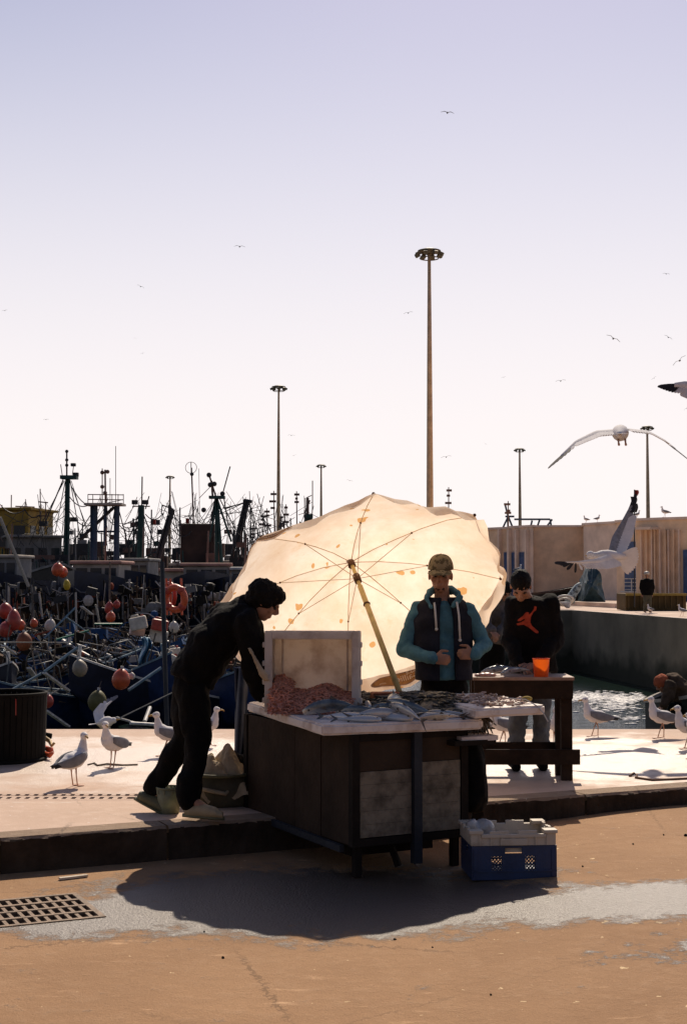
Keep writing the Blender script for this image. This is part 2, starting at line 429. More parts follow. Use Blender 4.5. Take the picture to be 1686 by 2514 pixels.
# kerb: separate stones along the edge
M_kstone = M_kerb
kr = thing('kerb', 'rough concrete kerb stones along the raised edge of the quay', 'kerb', kerb_at(2.5, .1, 0)); kr.rotation_euler = (0,0,math.atan2(kd.y, kd.x))
del kr['label'], kr['category']; kr['kind'] = 'structure'
proto = []
for i in range(-12, 30):
    L_ = 1.05
    if len(proto) < 5:
        q = MB(); ns = 14
        def fn(u, v, _i=i):
            # profile around the stone
            prof = [(0,-.12),(0,.112),(.016,.13),(.22,.131),(.22,-.12)]
            k = min(int(v*4), 3); t = v*4-k
            yy = prof[k][0]*(1-t)+prof[k+1][0]*t; zz = prof[k][1]*(1-t)+prof[k+1][1]*t
            n_ = noise.fractal(V((u*9+_i*3.1, v*3, _i)), 1, 2, 3)
            return ((u-.5)*(L_-.012), yy+(n_*.012 if k < 2 else 0), zz+(n_*.008 if k in (1,) else 0))
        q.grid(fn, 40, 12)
        o = q.build('kerb_stone', M_kstone, kr, smooth=False); proto.append(o); o.data.materials.append(mat('kerb_riser_shade', (.055,.038,.026), .85, .6, 3, .8, 30))
        for pl_ in o.data.polygons: pl_.material_index = 1 if max(o.data.vertices[i].co.z for i in pl_.vertices) < .118 else 0  # riser below the top edge coloured near black to paint in its shade
        # side caps
    else:
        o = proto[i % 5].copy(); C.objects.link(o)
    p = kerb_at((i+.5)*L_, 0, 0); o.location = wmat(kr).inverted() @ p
# dark body under the quay (front fill and back wall)
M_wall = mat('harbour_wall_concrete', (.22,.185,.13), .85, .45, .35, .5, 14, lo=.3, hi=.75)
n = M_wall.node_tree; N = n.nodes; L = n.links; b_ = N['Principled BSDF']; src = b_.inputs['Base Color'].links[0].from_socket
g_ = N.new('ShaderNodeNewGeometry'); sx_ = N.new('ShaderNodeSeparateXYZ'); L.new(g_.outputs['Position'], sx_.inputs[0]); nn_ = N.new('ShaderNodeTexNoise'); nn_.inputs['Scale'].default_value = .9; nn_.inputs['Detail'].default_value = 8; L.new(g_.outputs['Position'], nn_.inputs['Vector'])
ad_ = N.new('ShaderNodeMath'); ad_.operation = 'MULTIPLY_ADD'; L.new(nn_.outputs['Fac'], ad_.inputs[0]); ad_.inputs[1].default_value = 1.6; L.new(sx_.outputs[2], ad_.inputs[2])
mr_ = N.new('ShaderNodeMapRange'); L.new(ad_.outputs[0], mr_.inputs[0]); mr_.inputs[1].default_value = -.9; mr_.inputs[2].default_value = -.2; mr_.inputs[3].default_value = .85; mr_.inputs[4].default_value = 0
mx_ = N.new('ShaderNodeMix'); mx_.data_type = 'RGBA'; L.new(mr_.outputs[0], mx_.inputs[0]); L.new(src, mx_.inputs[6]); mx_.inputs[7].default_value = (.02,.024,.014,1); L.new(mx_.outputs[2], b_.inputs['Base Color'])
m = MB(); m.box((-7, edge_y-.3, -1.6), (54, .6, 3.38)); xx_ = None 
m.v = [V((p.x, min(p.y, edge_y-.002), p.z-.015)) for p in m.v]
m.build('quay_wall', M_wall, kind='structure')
# water
mw = bpy.data.materials.new('harbour_water'); mw.use_nodes = True; n = mw.node_tree; N = n.nodes; L = n.links; b = N['Principled BSDF']
b.inputs['Base Color'].default_value = (.010,.022,.017,1); b.inputs['Roughness'].default_value = .06; b.inputs['IOR'].default_value = 1.33
geo = N.new('ShaderNodeNewGeometry')
n1 = N.new('ShaderNodeTexNoise'); n1.inputs['Scale'].default_value = 1.3; n1.inputs['Detail'].default_value = 7; n1.inputs['Roughness'].default_value = .65
mp = N.new('ShaderNodeMapping'); mp.inputs['Scale'].default_value = (1, 1.8, 1); L.new(geo.outputs['Position'], mp.inputs[0]); L.new(mp.outputs[0], n1.inputs['Vector'])
bp = N.new('ShaderNodeBump'); bp.inputs['Distance'].default_value = .035; bp.inputs['Strength'].default_value = 1; L.new(n1.outputs['Fac'], bp.inputs['Height']); L.new(bp.outputs[0], b.inputs['Normal'])
WZ = -2.2
m = MB(); m.grid(lambda u, v: (-3000+6000*u, edge_y-.1+4000*v, WZ), 2, 2); m.build('water', mw, kind='structure')
#@@FARQUAY
# ------------------------------------------------------------------ far quay at the other side of the basin
FQ = .40
c0 = (5.2, 62); c1 = (9.85, 62); c2 = (11.55, 48); c3 = (13.4, 33); 
poly = [c0, c1, c2, c3, (60, 33), (60, 150), (5.2, 150)]
m = MB()
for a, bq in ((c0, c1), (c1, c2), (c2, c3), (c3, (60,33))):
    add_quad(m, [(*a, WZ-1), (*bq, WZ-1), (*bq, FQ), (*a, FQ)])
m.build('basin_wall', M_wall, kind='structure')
M_fq = mat('far_quay_concrete', (.62,.47,.37), .85, .3, .5, .3, 10)
m = MB(); m.f.append(tuple(range(7))); m.v = [V((*p, FQ+.004)) for p in poly]; m.build('far_quay', M_fq, kind='structure')
m = MB()
pa, pb = P(1310, 1486, 80), P(1532, 1497, 66)
pa.z = pb.z = FQ
m.beam(pa+V((0,0,.11)), pb+V((0,0,.11)), .9, .22)
m.build('far_kerb', M_fq, kind='structure')
# breakwater beyond the trawlers
M_rock = mat('breakwater_rock', (.16,.12,.10), .9, .5, .3, .6, 3)
m = MB()
m.grid(lambda u, v: (-140+150*u, 150+10*v, -2.5+(4.8+2.2*noise.noise(V((u*60, v*3, 0))))*math.sin(PI*min(1, v*1.2+.02))), 160, 6)
m.build('breakwater', M_rock, kind='structure')
# building on the far quay
ROOF = 5.5
M_bwall = mat('building_render_tan', (.82,.60,.41), .9, .22, .9, .3, 8)
M_bwall2 = mat('building_render_pink', (.78,.62,.50), .9, .2, .9, .3, 8)
M_blue = mat('blue_painted_metal', (.045,.085,.20), .5, .4, 3)
M_dark = mat('dark_glass', (.02,.025,.035), .15, .2, 2, 0)
M_white = mat('white_paint', (.62,.58,.52), .6, .25, 5)
bd = thing('quay_building', 'long flat roofed tan building with stepped facade and blue doors on the far quay', 'building', (11.5, 96, FQ))
plan_px = [(1150,1300.5),(1204,1298.5),(1250,1296.5),(1251,1295),(1308,1292),(1309,1292.8),(1431,1292.6),(1432,1288),(1512,1283),(1513,1281),(1559,1278),(1560,1276.5),(1630,1274),(1760,1270)]
plan = []
for px, py in plan_px:
    r = ray(px, py); t = (ROOF-CAMH)/r.z; plan.append((r.x*t, r.y*t))
for i in range(len(plan)-1):
    a, bq = V((*plan[i], 0)), V((*plan[i+1], 0))
    if (bq-a).length < .05: continue
    q = MB(); t = (bq-a).normalized(); nrm = V((t.y, -t.x, 0)); nseg = max(1, int((bq-a).length/.5))
    add_quad(q, [(a.x,a.y,FQ-.1),(bq.x,bq.y,FQ-.1),(bq.x,bq.y,ROOF),(a.x,a.y,ROOF)])
    q.build('wall_panel', M_bwall2 if i in (2, 3, 7) else M_bwall, bd, world=True)
q = MB(); q.v = [V((*p, ROOF)) for p in plan]+[V((36, 130, ROOF)), V((9, 130, ROOF))]; q.f = [tuple(range(len(q.v)))]
q.build('roof', M_bwall, bd, world=True)
q = MB()
for i in range(len(plan)-1):
    a, bq = V((*plan[i], ROOF+.02)), V((*plan[i+1], ROOF+.02))
    if (bq-a).length > .3: q.beam(a, bq, .25, .16)
q.build('parapet', M_bwall2, bd, world=True)
# fluted piers between the doors
def on_wall(px, py, off=.12):
    for i in range(len(plan)-1):
        a, bq = V((*plan[i], 0)), V((*plan[i+1], 0)); r = ray(px, py)
        den = r.x*(bq.y-a.y)-r.y*(bq.x-a.x)
        if abs(den) < 1e-9: continue
        s = (a.x*(bq.y-a.y)-a.y*(bq.x-a.x))/den
        pt = V((r.x*s, r.y*s, CAMH+r.z*s)); u = (pt-a).dot((bq-a))/(bq-a).length_squared if False else ((pt.x-a.x)*(bq.x-a.x)+(pt.y-a.y)*(bq.y-a.y))/((bq-a).length_squared)
        if -.001 <= u <= 1.001:
            t = (bq-a).normalized(); return pt+V((t.y, -t.x, 0))*off, t
    return P(px, py, 90), V((1,0,0))
def wall_box(name, px0, py0, px1, py1, m_, off, th, parent=bd):
    a, t = on_wall((px0+px1)/2, (py0+py1)/2, off)
    q0, _ = on_wall(px0, py0, off); q1, _ = on_wall(px1, py1, off)
    wdt = (V((q1.x, q1.y, 0))-V((q0.x, q0.y, 0))).length; h = abs(q0.z-q1.z)
    rot = Matrix.Rotation(math.atan2(t.y, t.x), 3, 'Z')
    return MB().box(a, (wdt, th, h), rot).build(name, m_, parent, world=True)
for (x0, x1) in ((1239,1249),(1258,1269),(1277,1292)):
    d_ = wall_box('door', x0, 1356, x1, 1482, M_blue, .06, .1)
for x0 in (1228, 1252, 1271, 1295): wall_box('pier', x0, 1300, x0+5, 1482, M_bwall2, .16, .3)
wf = wall_box('window', 1543, 1330, 1568, 1452, M_blue, .05, .12)
for k in range(4): wall_box('window_bar', 1545, 1420+k*9, 1566, 1422+k*9, M_white, .14, .06)
wall_box('window_bar', 1555, 1420, 1557, 1452, M_white, .18, .05); wall_box('window_sill', 1541, 1451, 1571, 1455, M_white, .2, .3)
wall_box('door', 1678, 1350, 1700, 1484, M_blue, .06, .12)
for k in range(9):
    x0 = 1576+k*11+ (k%3)*2
    if x0 < 1672: wall_box('facade_rib', x0, 1300, x0+4, 1476, M_bwall if k%2 else M_bwall2, .12, .22)
wall_box('canopy_slab', 1552, 1297, 1602, 1300, M_bwall2, .5, 1.0)

#@@MASTS
# ------------------------------------------------------------------ floodlight masts
M_mast = mat('mast_galvanised_orange', (.82,.52,.28), .55, .25, 2, .2, 20)
M_lamp = mat('lamp_housing', (.20,.16,.10), .6, .3, 4)
masts = [(1055,605,30,'tallest floodlight mast rising behind the parasol and the man in the cap'),
         (683,945,30,'second tallest floodlight mast, standing behind the parasol among the boats'),
         (1592,1045,30,'floodlight mast behind the tan building, below the largest flying gull'),
         (1277,1100,30,'slim floodlight mast behind the tan building between parasol and gulls'),
         (788,1140,30,'thin distant floodlight mast beside the dark trawler mast over the parasol'),
         (416,1168,30,'faint distant floodlight mast among the trawler rigging')]
for px, py, H, lab in masts:
    d = (H-CAMH)*FPX/(1425-py); base = P(px, 1425, d); base.z = 0
    if px == 1055: base.x = P(1055, 1200, d).x
    t = thing('floodlight_mast', lab, 'light mast', base, (0,0,random.uniform(-.3,.3)), 'harbour floodlight masts')
    th = 1.0 if d < 250 else 1.35
    MB().tube([(0,0,-3),(0,0,10),(0,0,20),(0,0,H-.4)], [.34*th,.29*th,.22*th,.14*th], 12).build('pole', M_mast, t, smooth=True)
    MB().torus((0,0,H-.15), .95, .07, (0,0,1), 20, 6).build('lamp_ring', M_lamp, t)
    MB().torus((0,0,H-.75), .80, .05, (0,0,1), 20, 6).build('lower_ring', M_lamp, t)
    MB().tube([(0,0,H+.05),(0,0,H-.1)], [.55,.9], 14).build('crown_plate', M_lamp, t)
    for k in range(8):
        a = k*PI/4+.2; q = MB(); c = V((math.cos(a)*1.05, math.sin(a)*1.05, H-.42))
        q.bbox(c, (.42,.34,.30), .03, Matrix.Rotation(a, 3, 'Z') @ Matrix.Rotation(R(25), 3, 'Y')); q.build('floodlight', M_lamp, t)
    q = MB()
    for k in range(4):
        a = k*PI/2; q.beam((0,0,H-.5), (math.cos(a)*.95, math.sin(a)*.95, H-.2), .06, .06)
    q.build('bracket', M_lamp, t)
#@@BOATS
# ------------------------------------------------------------------ skiffs
M_hull = mat('blue_boat_paint', (.014,.032,.10), .5, .5, 2.5, .2, 20, lo=.3, hi=.65)
M_hull2 = mat('dark_blue_boat_paint', (.008,.013,.034), .5, .5, 2.5, .2, 20)
M_hull3 = mat('black_green_boat_paint', (.014,.018,.016), .6, .5, 2.5, .2, 20)
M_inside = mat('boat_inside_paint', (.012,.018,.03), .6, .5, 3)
M_gun = mat('pale_blue_gunwale', (.17,.26,.32), .5, .4, 6)
M_gunw = mat('white_gunwale', (.60,.57,.53), .5, .35, 6)
M_wood = mat('grey_wood', (.20,.15,.11), .8, .4, 10)
M_pole = mat('cane_pole', (.10,.08,.06), .7, .4, 8)
M_rope = mat('pale_rope', (.42,.38,.32), .8, .3, 30)
M_rig0 = mat('weathered_steel_pipe', (.09,.10,.11), .5, .5, 5)
M_net = mat('dark_net', (.03,.03,.028), .95, .5, 14, .9, 40)
M_orange = mat('orange_plastic', (.62,.10,.03), .4, .3, 7, .1, 30)
M_red = mat('red_plastic', (.42,.05,.03), .45, .3, 7, .1, 30)
M_cream = mat('weathered_white_plastic', (.60,.54,.46), .5, .3, 6, .1, 30)
def skiff(label, hullm, gunm, L_=5.6, Bm=1.75):
    t = thing('skiff', label, 'boat', group='blue fishing skiffs rafted in the harbour')
    def sec(u):
        b = Bm/2*(1-max(0, (u-.35)/.65)**2.4)*(.82+.18*min(1, u*4)); sheer = .78+.75*max(0, u-.25)**1.8*1.2; keel = -.28+.65*max(0, (u-.6)/.4)**2
        return b, sheer, keel
    def outer(u, v):
        b, sh, k = sec(u); a = abs(v*2-1); sgn = -1 if v < .5 else 1
        return ((u-.5)*L_+.35*max(0, u-.5)*a, sgn*b*(a**.55), k+(sh-k)*a**1.5)
    def inner(u, v):
        b, sh, k = sec(u); a = abs(v*2-1); sgn = -1 if v < .5 else 1
        return ((u-.5)*L_*.985+.35*max(0, u-.5)*a, sgn*max(0, b-.05)*(a**.5), max(k+.1, .02)+(sh-.01-max(k+.1, .02))*a**2.2)
    MB().grid(outer, 22, 14).build('hull', hullm, t, smooth=True)
    MB().grid(inner, 22, 14).build('hull_lining', M_inside, t, smooth=True)
    b0, s0, k0 = sec(0); q = MB(); q.box((-L_/2, 0, (s0+k0)/2+.1), (.05, b0*1.8, s0-k0-.2)); q.build('transom', hullm, t)
    for sg in (-1, 1):
        pts = []
        for i in range(15):
            u = i/14; p = outer(u, 0 if sg < 0 else 1); pts.append((p[0], p[1], p[2]+.01))
        q = MB()
        for i in range(14): q.beam(pts[i], pts[i+1], .07, .05)
        q.build('gunwale', gunm, t)
    for x in (-1.7, -.5, .7): 
        u = x/L_+.5; b, sh, k = sec(u); MB().box((x, 0, sh-.16), (.24, 2*b-.1, .035)).build('thwart', M_gunw if gunm is M_gunw else M_wood, t)
    MB().tube([(L_/2-.1,0,1.0),(L_/2-.05,0,sec(1)[1]+.28)], .05, 8).build('stem_post', gunm, t)
    return t
sk = []
for hm, gm, lb in ((M_hull, M_gun, 'blue skiff with pale blue gunwale among the rafted boats'),
                   (M_hull2, M_gunw, 'dark blue skiff with white gunwale and thwarts among the rafted boats'),
                   (M_hull3, M_gun, 'near black skiff with faded gunwale among the rafted boats')):
    t = skiff(lb, hm, gm)
    # gear carried by the boat: hoops, cane poles with floats, net heap
    k = len(sk)
    rs = random.Random(5+k)
    for j in range(3):
        x = -2+1.5*j+rs.uniform(-.3,.3); h = rs.uniform(.7, 1.3); wdt = .55
        q = MB().tube([(x, -wdt, .6), (x+.05, -wdt, .6+h*.8), (x+.08, -wdt*.6, .6+h), (x+.08, wdt*.6, .6+h), (x+.05, wdt, .6+h*.8), (x, wdt, .6)], .018, 6)
        q.build('hoop', M_pole if j % 2 else M_rig0, t, smooth=True)
    for j in range(4):
        a = V((rs.uniform(-2,1.8), rs.uniform(-.5,.5), .3)); q = MB().tube([a, a+V((rs.uniform(-.8,.8), rs.uniform(-.5,.5), rs.uniform(1.0,2.3)))], .018, 6)
        q.build('cane_pole', M_pole if j % 2 else M_wood, t)
    q = MB()
    for j in range(16): q.ball((rs.uniform(-1.6,1.6), rs.uniform(-.45,.45), .5+rs.uniform(-.1,.15)), (rs.uniform(.2,.4), rs.uniform(.2,.35), rs.uniform(.12,.24)), 8, 6)
    me = crumple(remesh(q, .07, 1), .08, 5); link(me, 'net_heap', M_net, t)
    sk.append((t, snapshot(t)))
# placement: (pixel x, depth, yaw, pitch, variant, text)
SKL = [(60,37,-128,-6,0,'blue skiff with pale gunwale, bow toward the quay behind the black basket'),
       (255,38,-38,-10,0,'blue skiff whose bow rises behind the pair of gulls'),
       (-40,39.5,-60,-4,1,'dark blue skiff nearest the black basket, cut by the picture edge'),
       (420,37.5,-152,-9,1,'dark blue skiff with white gunwale under the large orange buoy'),
       (560,38.5,-70,-4,0,'blue skiff seen between the bending man and the stall'),
       (150,43,20,-7,0,'blue skiff crosswise behind the beige round fender'),
       (345,44,160,-9,1,'dark blue skiff carrying the white and red jerrycans'),
       (520,43,-110,-3,2,'near black skiff behind the bending man'),
       (10,46,-20,-8,0,'blue skiff behind the group of red floats')]
for i in range(24):
    row = i//6; c = i % 6
    SKL.append((-30+c*125+row*37 % 90+random.uniform(-25,25), 48.5+row*4.6+random.uniform(-1,1), random.uniform(-180,180), random.uniform(-10,4), random.choice((0,0,1,2)), None))
GEN = ['blue skiff with pale blue gunwale in the far rows of rafted boats', 'dark blue skiff with white gunwale in the far rows of rafted boats', 'near black skiff in the far rows of rafted boats']
def place_name(px):
    for lim, nm in ((45,'by the picture edge'),(125,'under the yellow superstructure'),(200,'under the lattice mast'),(300,'under the gallows frame'),(370,'under the twin lamp mast'),(450,'behind the life ring'),(520,'under the ring aerial'),(590,'behind the bending man'),(9999,'at the parasol edge')):
        if px < lim: return nm
def row_name(d): return ['front row','second row','third row','fourth row','fifth row','last row'][max(0, min(5, int((d-45)/4.2)))]
used = set()
GEN = ['blue skiff with pale gunwale in the %s, %s', 'dark blue skiff with white gunwale in the %s, %s', 'near black skiff in the %s, %s']
for px, d, yaw, pit, vr, lb in SKL:
    base = P(px, 1425, d); base.z = WZ+.25
    root, snap = sk[vr]
    e = (R(random.uniform(-10,10)), R(pit), R(yaw))
    lb = lb or GEN[vr] % (row_name(d), place_name(px))
    if vr in used: o = dup(root, snap, base, e, lb)
    else:
        used.add(vr); root.location = base; root.rotation_euler = e; root['label'] = lb
# ------------------------------------------------------------------ trawlers
M_th = [mat('trawler_hull_black', (.022,.02,.02), .6, .5, 1), mat('trawler_hull_brown', (.055,.03,.022), .6, .5, 1), mat('trawler_hull_green', (.015,.03,.027), .6, .5, 1), mat('trawler_hull_blue', (.012,.016,.03), .6, .5, 1)]
M_house = [mat('wheelhouse_cream', (.42,.36,.30), .7, .35, 1.5), mat('wheelhouse_grey', (.22,.21,.20), .7, .35, 1.5), mat('wheelhouse_ochre', (.36,.22,.04), .7, .35, 1.5), mat('wheelhouse_salmon', (.50,.26,.20), .7, .3, 1.5)]
M_rig = mat('rigging_steel_dark', (.035,.035,.038), .6, .3, 2)
M_rigb = mat('rigging_steel_blue', (.03,.055,.10), .6, .3, 2)
M_rigt = mat('rigging_teal', (.02,.06,.055), .6, .3, 2)
M_rigr = mat('antenna_brown', (.16,.09,.07), .6, .3, 2)
def trawler(px, d, yaw, hm, Hm, rm, label, house=(2.8,2.6,2.4), L_=14, hx=-2, wins=4, free=2.4):
    base = P(px, 1425, d); base.z = WZ
    t = thing('trawler', label, 'fishing boat', base, (0,0,R(yaw)), 'trawlers moored across the harbour')
    def outer(u, v):
        b = 2.3*(1-max(0, (u-.5)/.5)**2.6)*(.8+.2*min(1, u*5)); sh = free+1.5*max(0, u-.45)**1.7*2.2; a = abs(v*2-1); sg = -1 if v < .5 else 1
        return ((u-.5)*L_+1.2*max(0, u-.5)*a, sg*b*a**.4, -.5+(sh+.5)*a**1.3)
    MB().grid(outer, 20, 10).build('hull', hm, t, smooth=True)
    MB().box((0,0,free-.5), (L_*.8, 3.6, .1)).build('deck', M_wood, t)
    MB().box((-L_/2+.1,0,free*.5), (.2, 3.4, free*1.0)).build('stern_board', hm, t)
    for sg in (-1, 1):
        q = MB(); pts = [V(outer(i/12, 0 if sg < 0 else 1)) for i in range(13)]
        for i in range(12): q.beam(pts[i]+V((0,0,.05)), pts[i+1]+V((0,0,.05)), .14, .12)
        q.build('bulwark_rail', Hm, t)
    w_, dd, h = house; z0 = free-.45
    MB().bbox((hx, 0, z0+h/2), (w_, dd, h), .06).build('wheelhouse', Hm, t)
    MB().bbox((hx, 0, z0+h+.08), (w_+.5, dd+.5, .16), .04).build('roof', rm, t)
    # windows on the four faces, by whichever face looks at the camera
    for k in range(wins):
        y = -dd/2+dd*(k+.5)/wins
        for sx in (-1, 1):
            o = MB().box((hx+sx*(w_/2+.01), y, z0+h*.68), (.06, dd/wins*.62, h*.26)).build('window', M_dark, t)
            MB().box((hx+sx*(w_/2+.02), y, z0+h*.53), (.1, dd/wins*.72, .05)).build('sill', Hm, o)
        x = hx-w_/2+w_*(k+.5)/wins
        for sy in (-1, 1):
            o = MB().box((x, sy*(dd/2+.01), z0+h*.68), (w_/wins*.62, .06, h*.26)).build('window', M_dark, t)
    rs = random.Random(int(px*7+d))
    q = MB()
    for k in range(7): q.ball((rs.uniform(0,4.5), rs.uniform(-1.2,1.2), free-.1), (rs.uniform(.4,.9), .6, rs.uniform(.3,.8)), 8, 6)
    link(crumple(remesh(q, .14, 1), .2, 2.5), 'net_pile', M_net, t)
    return t
def W(t, px, py): return P(px, py, t.location.y)
def rod(t, name, a, b, r, m_, n=6): return MB().tube([a, b], r, n).build(name, m_, t, world=True)
def WP(t, pts, off=0): return [P(px, py, t.location.y+off) for px, py in pts]
tA = trawler(95, 88, -70, M_th[0], M_house[1], M_house[1], 'large dark trawler with grey wheelhouse and tall lattice mast farthest to one side', (3.4,3.2,3.4), 16, -3, 4, 3.6)
s = tA.location.y/FPX
# lattice mast with crow's nest and stays
for dx in (-4, 4): rod(tA, 'mast_leg', W(tA,163+dx,1395), W(tA,166+dx*.6,1175), .09, M_rigt)
for k in range(11): rod(tA, 'mast_brace', W(tA,159 if k%2 else 167,1390-k*20), W(tA,168 if k%2 else 162,1370-k*20), .04, M_rigt)
MB().box(W(tA,170,1172), (1.0,.8,.22)).build('crosstree', M_rigt, tA, world=True)
MB().bbox(W(tA,186,1165), (.35,.3,.25), .04).build('searchlight', M_rig, tA, world=True)
MB().bbox(W(tA,180,1141), (.3,.3,.2), .04).build('searchlight', M_rig, tA, world=True)
rod(tA, 'topmast', W(tA,164,1168), W(tA,164,1104), .05, M_rigr)
for a, b_ in (((153,1168),(149,1140)),((178,1165),(181,1141))): rod(tA, 'rail', W(tA,*a), W(tA,*b_), .025, M_rigr)
for py in (1108, 1129, 1142): MB().ball(W(tA,164,py), .11, 8, 6).build('lamp', M_rig, tA, world=True)
for (a, b_, r) in (((158,1180),(100,1290),.035),((155,1178),(108,1290),.05),((160,1182),(135,1310),.035),((172,1178),(195,1310),.035),((170,1178),(215,1300),.03),((175,1180),(225,1345),.025),((168,1200),(90,1330),.02)):
    rod(tA, 'stay', W(tA,*a), W(tA,*b_), r*.8, M_rig)
tO = trawler(20, 92, -100, M_th[1], M_house[2], M_house[2], 'trawler with ochre yellow superstructure at the outer end of the row', (4.2,3.6,5.2), 15, -1, 3, 3.6)
for px, h in ((27,1215),(52,1245),(62,1233),(82,1245),(112,1232),(100,1200),(5,1240)):
    rod(tO, 'antenna', W(tO,px,1300), W(tO,px+random.uniform(-2,2),h), .035, M_rigr)
for x0, x1, y in ((38,85,1243),(95,118,1232),(40,125,1265),(10,70,1275)): rod(tO, 'yard', W(tO,x0,y), W(tO,x1,y+2), .045, M_rigr)
tB = trawler(262, 80, -84, M_th[3], M_house[1], M_house[3], 'trawler with blue steel gallows frame and railed lookout platform', (2.8,2.6,2.3), 15, 2, 3, 2.7)
for px in (233, 287): rod(tB, 'gallows_leg', W(tB,px-2,1418), W(tB,px,1240), .16, M_rigb, 8)
rod(tB, 'gallows_leg', W(tB,224,1400), W(tB,224,1236), .06, M_rigb); rod(tB, 'gallows_leg', W(tB,258,1340), W(tB,259,1236), .1, M_rigb)
MB().box(W(tB,258,1239), (2.1,1.6,.12)).build('lookout_platform', M_house[0], tB, world=True)
for y in (1214, 1226): rod(tB, 'rail', W(tB,216,y), W(tB,303,y+1), .03, M_rigr)
for x in (216,228,246,262,275,290,303): rod(tB, 'rail_post', W(tB,x,1237), W(tB,x,1213), .022, M_rigr)
rod(tB, 'mast', W(tB,259,1237), W(tB,258,1153), .05, M_rigr); rod(tB, 'mast', W(tB,251,1237), W(tB,251,1150), .03, M_rigr)
rod(tB, 'antenna', W(tB,284,1237), W(tB,284,1095), .018, M_rigr)
for p_ in ((251,1160),(251,1195),(264,1158),(258,1210)): MB().ball(W(tB,*p_), .12, 8, 6).build('lamp', M_rigr, tB, world=True)
rod(tB, 'boom', W(tB,195,1325), W(tB,280,1245), .1, M_rig); rod(tB, 'brace', W(tB,233,1305), W(tB,287,1305), .06, M_rigb)
for a, b_ in (((290,1245),(312,1330)),((282,1250),(268,1330)),((224,1262),(180,1332))): rod(tB, 'stay', W(tB,*a), W(tB,*b_), .03, M_rig)
tC = trawler(345, 84, -100, M_th[2], M_house[1], M_house[0], 'dark green trawler with twin lamp boxes on a short stout mast', (2.6,2.6,2.2), 13, 0, 3, 2.6)
for dx in (-5, 4): rod(tC, 'mast_leg', W(tC,345+dx,1420), W(tC,347+dx*.5,1240), .13, M_rigt)
rod(tC, 'topmast', W(tC,348,1245), W(tC,349,1170), .04, M_rigr)
for x in (331, 357): MB().bbox(W(tC,x,1233), (.34,.3,.26), .03).build('lamp_box', M_rig, tC, world=True)
rod(tC, 'yard', W(tC,325,1243), W(tC,368,1243), .04, M_rigr)
for a, b_ in (((340,1265),(305,1350)),((352,1262),(385,1350)),((342,1270),(322,1345)),((357,1250),(366,1218)),((340,1272),(300,1290))): rod(tC, 'stay', W(tC,*a), W(tC,*b_), .035, M_rig)
tD = trawler(420, 78, -78, M_th[0], M_house[0], M_house[3], 'dark trawler with raised black derrick and small red flag', (2.6,2.4,2.2), 13, 1, 3, 2.6)
for a, b_, r in (((375,1425),(425,1250),.12),((366,1425),(414,1265),.08),((425,1250),(398,1240),.04),((414,1262),(418,1235),.04),((398,1240),(396,1262),.03),((425,1248),(437,1310),.025)):
    rod(tD, 'derrick', W(tD,*a), W(tD,*b_), r, M_rig)
for k in range(6): rod(tD, 'derrick_brace', W(tD,385+k*6,1375-k*20), W(tD,383+k*7.5,1358-k*22), .04, M_rig)
rod(tD, 'flag_staff', W(tD,374,1310), W(tD,376,1270), .02, M_rigr); MB().grid(lambda u, v: P(376+7*u, 1276+12*v, 78+.1*math.sin(u*6)), 6, 4).build('flag', M_red, tD, world=True, solid=.01)
tE = trawler(490, 86, -95, M_th[1], M_house[1], M_house[0], 'brown trawler with tall whip mast carrying a ring aerial', (2.8,2.6,2.3), 14, 0, 3, 2.9)
rod(tE, 'whip_mast', W(tE,480,1420), W(tE,470,1148), .045, M_rigr)
MB().torus(W(tE,469,1148), .34, .018, (0,1,0), 24, 5).build('ring_aerial', M_rigr, tE, world=True)
rod(tE, 'whip_mast', W(tE,469,1165), W(tE,469,1134), .025, M_rigr); MB().ball(W(tE,471,1164), .12, 8, 6).build('lamp', M_rig, tE, world=True)
MB().bbox(W(tE,488,1350), (2.0,1.5,3.1), .05).build('bridge_deck', M_th[1], tE, world=True)
MB().grid(lambda u, v: P(456+9*u, 1273+15*v, 86+.1*math.sin(u*6)), 6, 4).build('flag', M_red, tE, world=True, solid=.01)
rod(tE, 'yard', W(tE,452,1268), W(tE,478,1266), .03, M_rigr); rod(tE, 'antenna', W(tE,491,1290), W(tE,488,1150), .015, M_rigr)
tF = trawler(545, 82, -82, M_th[2], M_house[0], M_house[3], 'green black trawler with tripod mast and lamp platform', (2.8,2.5,2.2), 14, 0, 3, 2.7)
for a in ((514,1330),(531,1420),(546,1410),(568,1330)): rod(tF, 'tripod_leg', W(tF,*a), W(tF,532,1222), .10 if a[0] in (531,546) else .06, M_rigt)
MB().box(W(tF,533,1221), (.9,.7,.16)).build('crosstree', M_rigt, tF, world=True)
rod(tF, 'topmast', W(tF,530,1220), W(tF,513,1165), .05, M_rigr); rod(tF, 'topmast', W(tF,522,1220), W(tF,519,1180), .06, M_rigr)
for p_ in ((513,1166),(516,1190),(526,1188),(546,1212),(500,1252)): MB().ball(W(tF,*p_), .15, 8, 6).build('lamp', M_rig, tF, world=True)
for a, b_ in (((538,1222),(578,1300)),((528,1225),(515,1290)),((546,1214),(565,1145)),((550,1225),(560,1290)),((548,1248),(600,1235))): rod(tF, 'stay', W(tF,*a), W(tF,*b_), .035, M_rig)
tG = trawler(600, 90, -92, M_th[0], M_house[1], M_house[0], 'black trawler with inclined crane boom beside the edge of the parasol', (2.8,2.6,2.4), 15, 0, 3, 3.0)
for off in (-5, 5): rod(tG, 'crane_boom', W(tG,566+off,1400), W(tG,606+off*.7,1230), .11, M_rig)
for k in range(7): rod(tG, 'boom_brace', W(tG,575+k*4.5,1335-k*16), W(tG,588+k*3.6,1322-k*16), .05, M_rig)
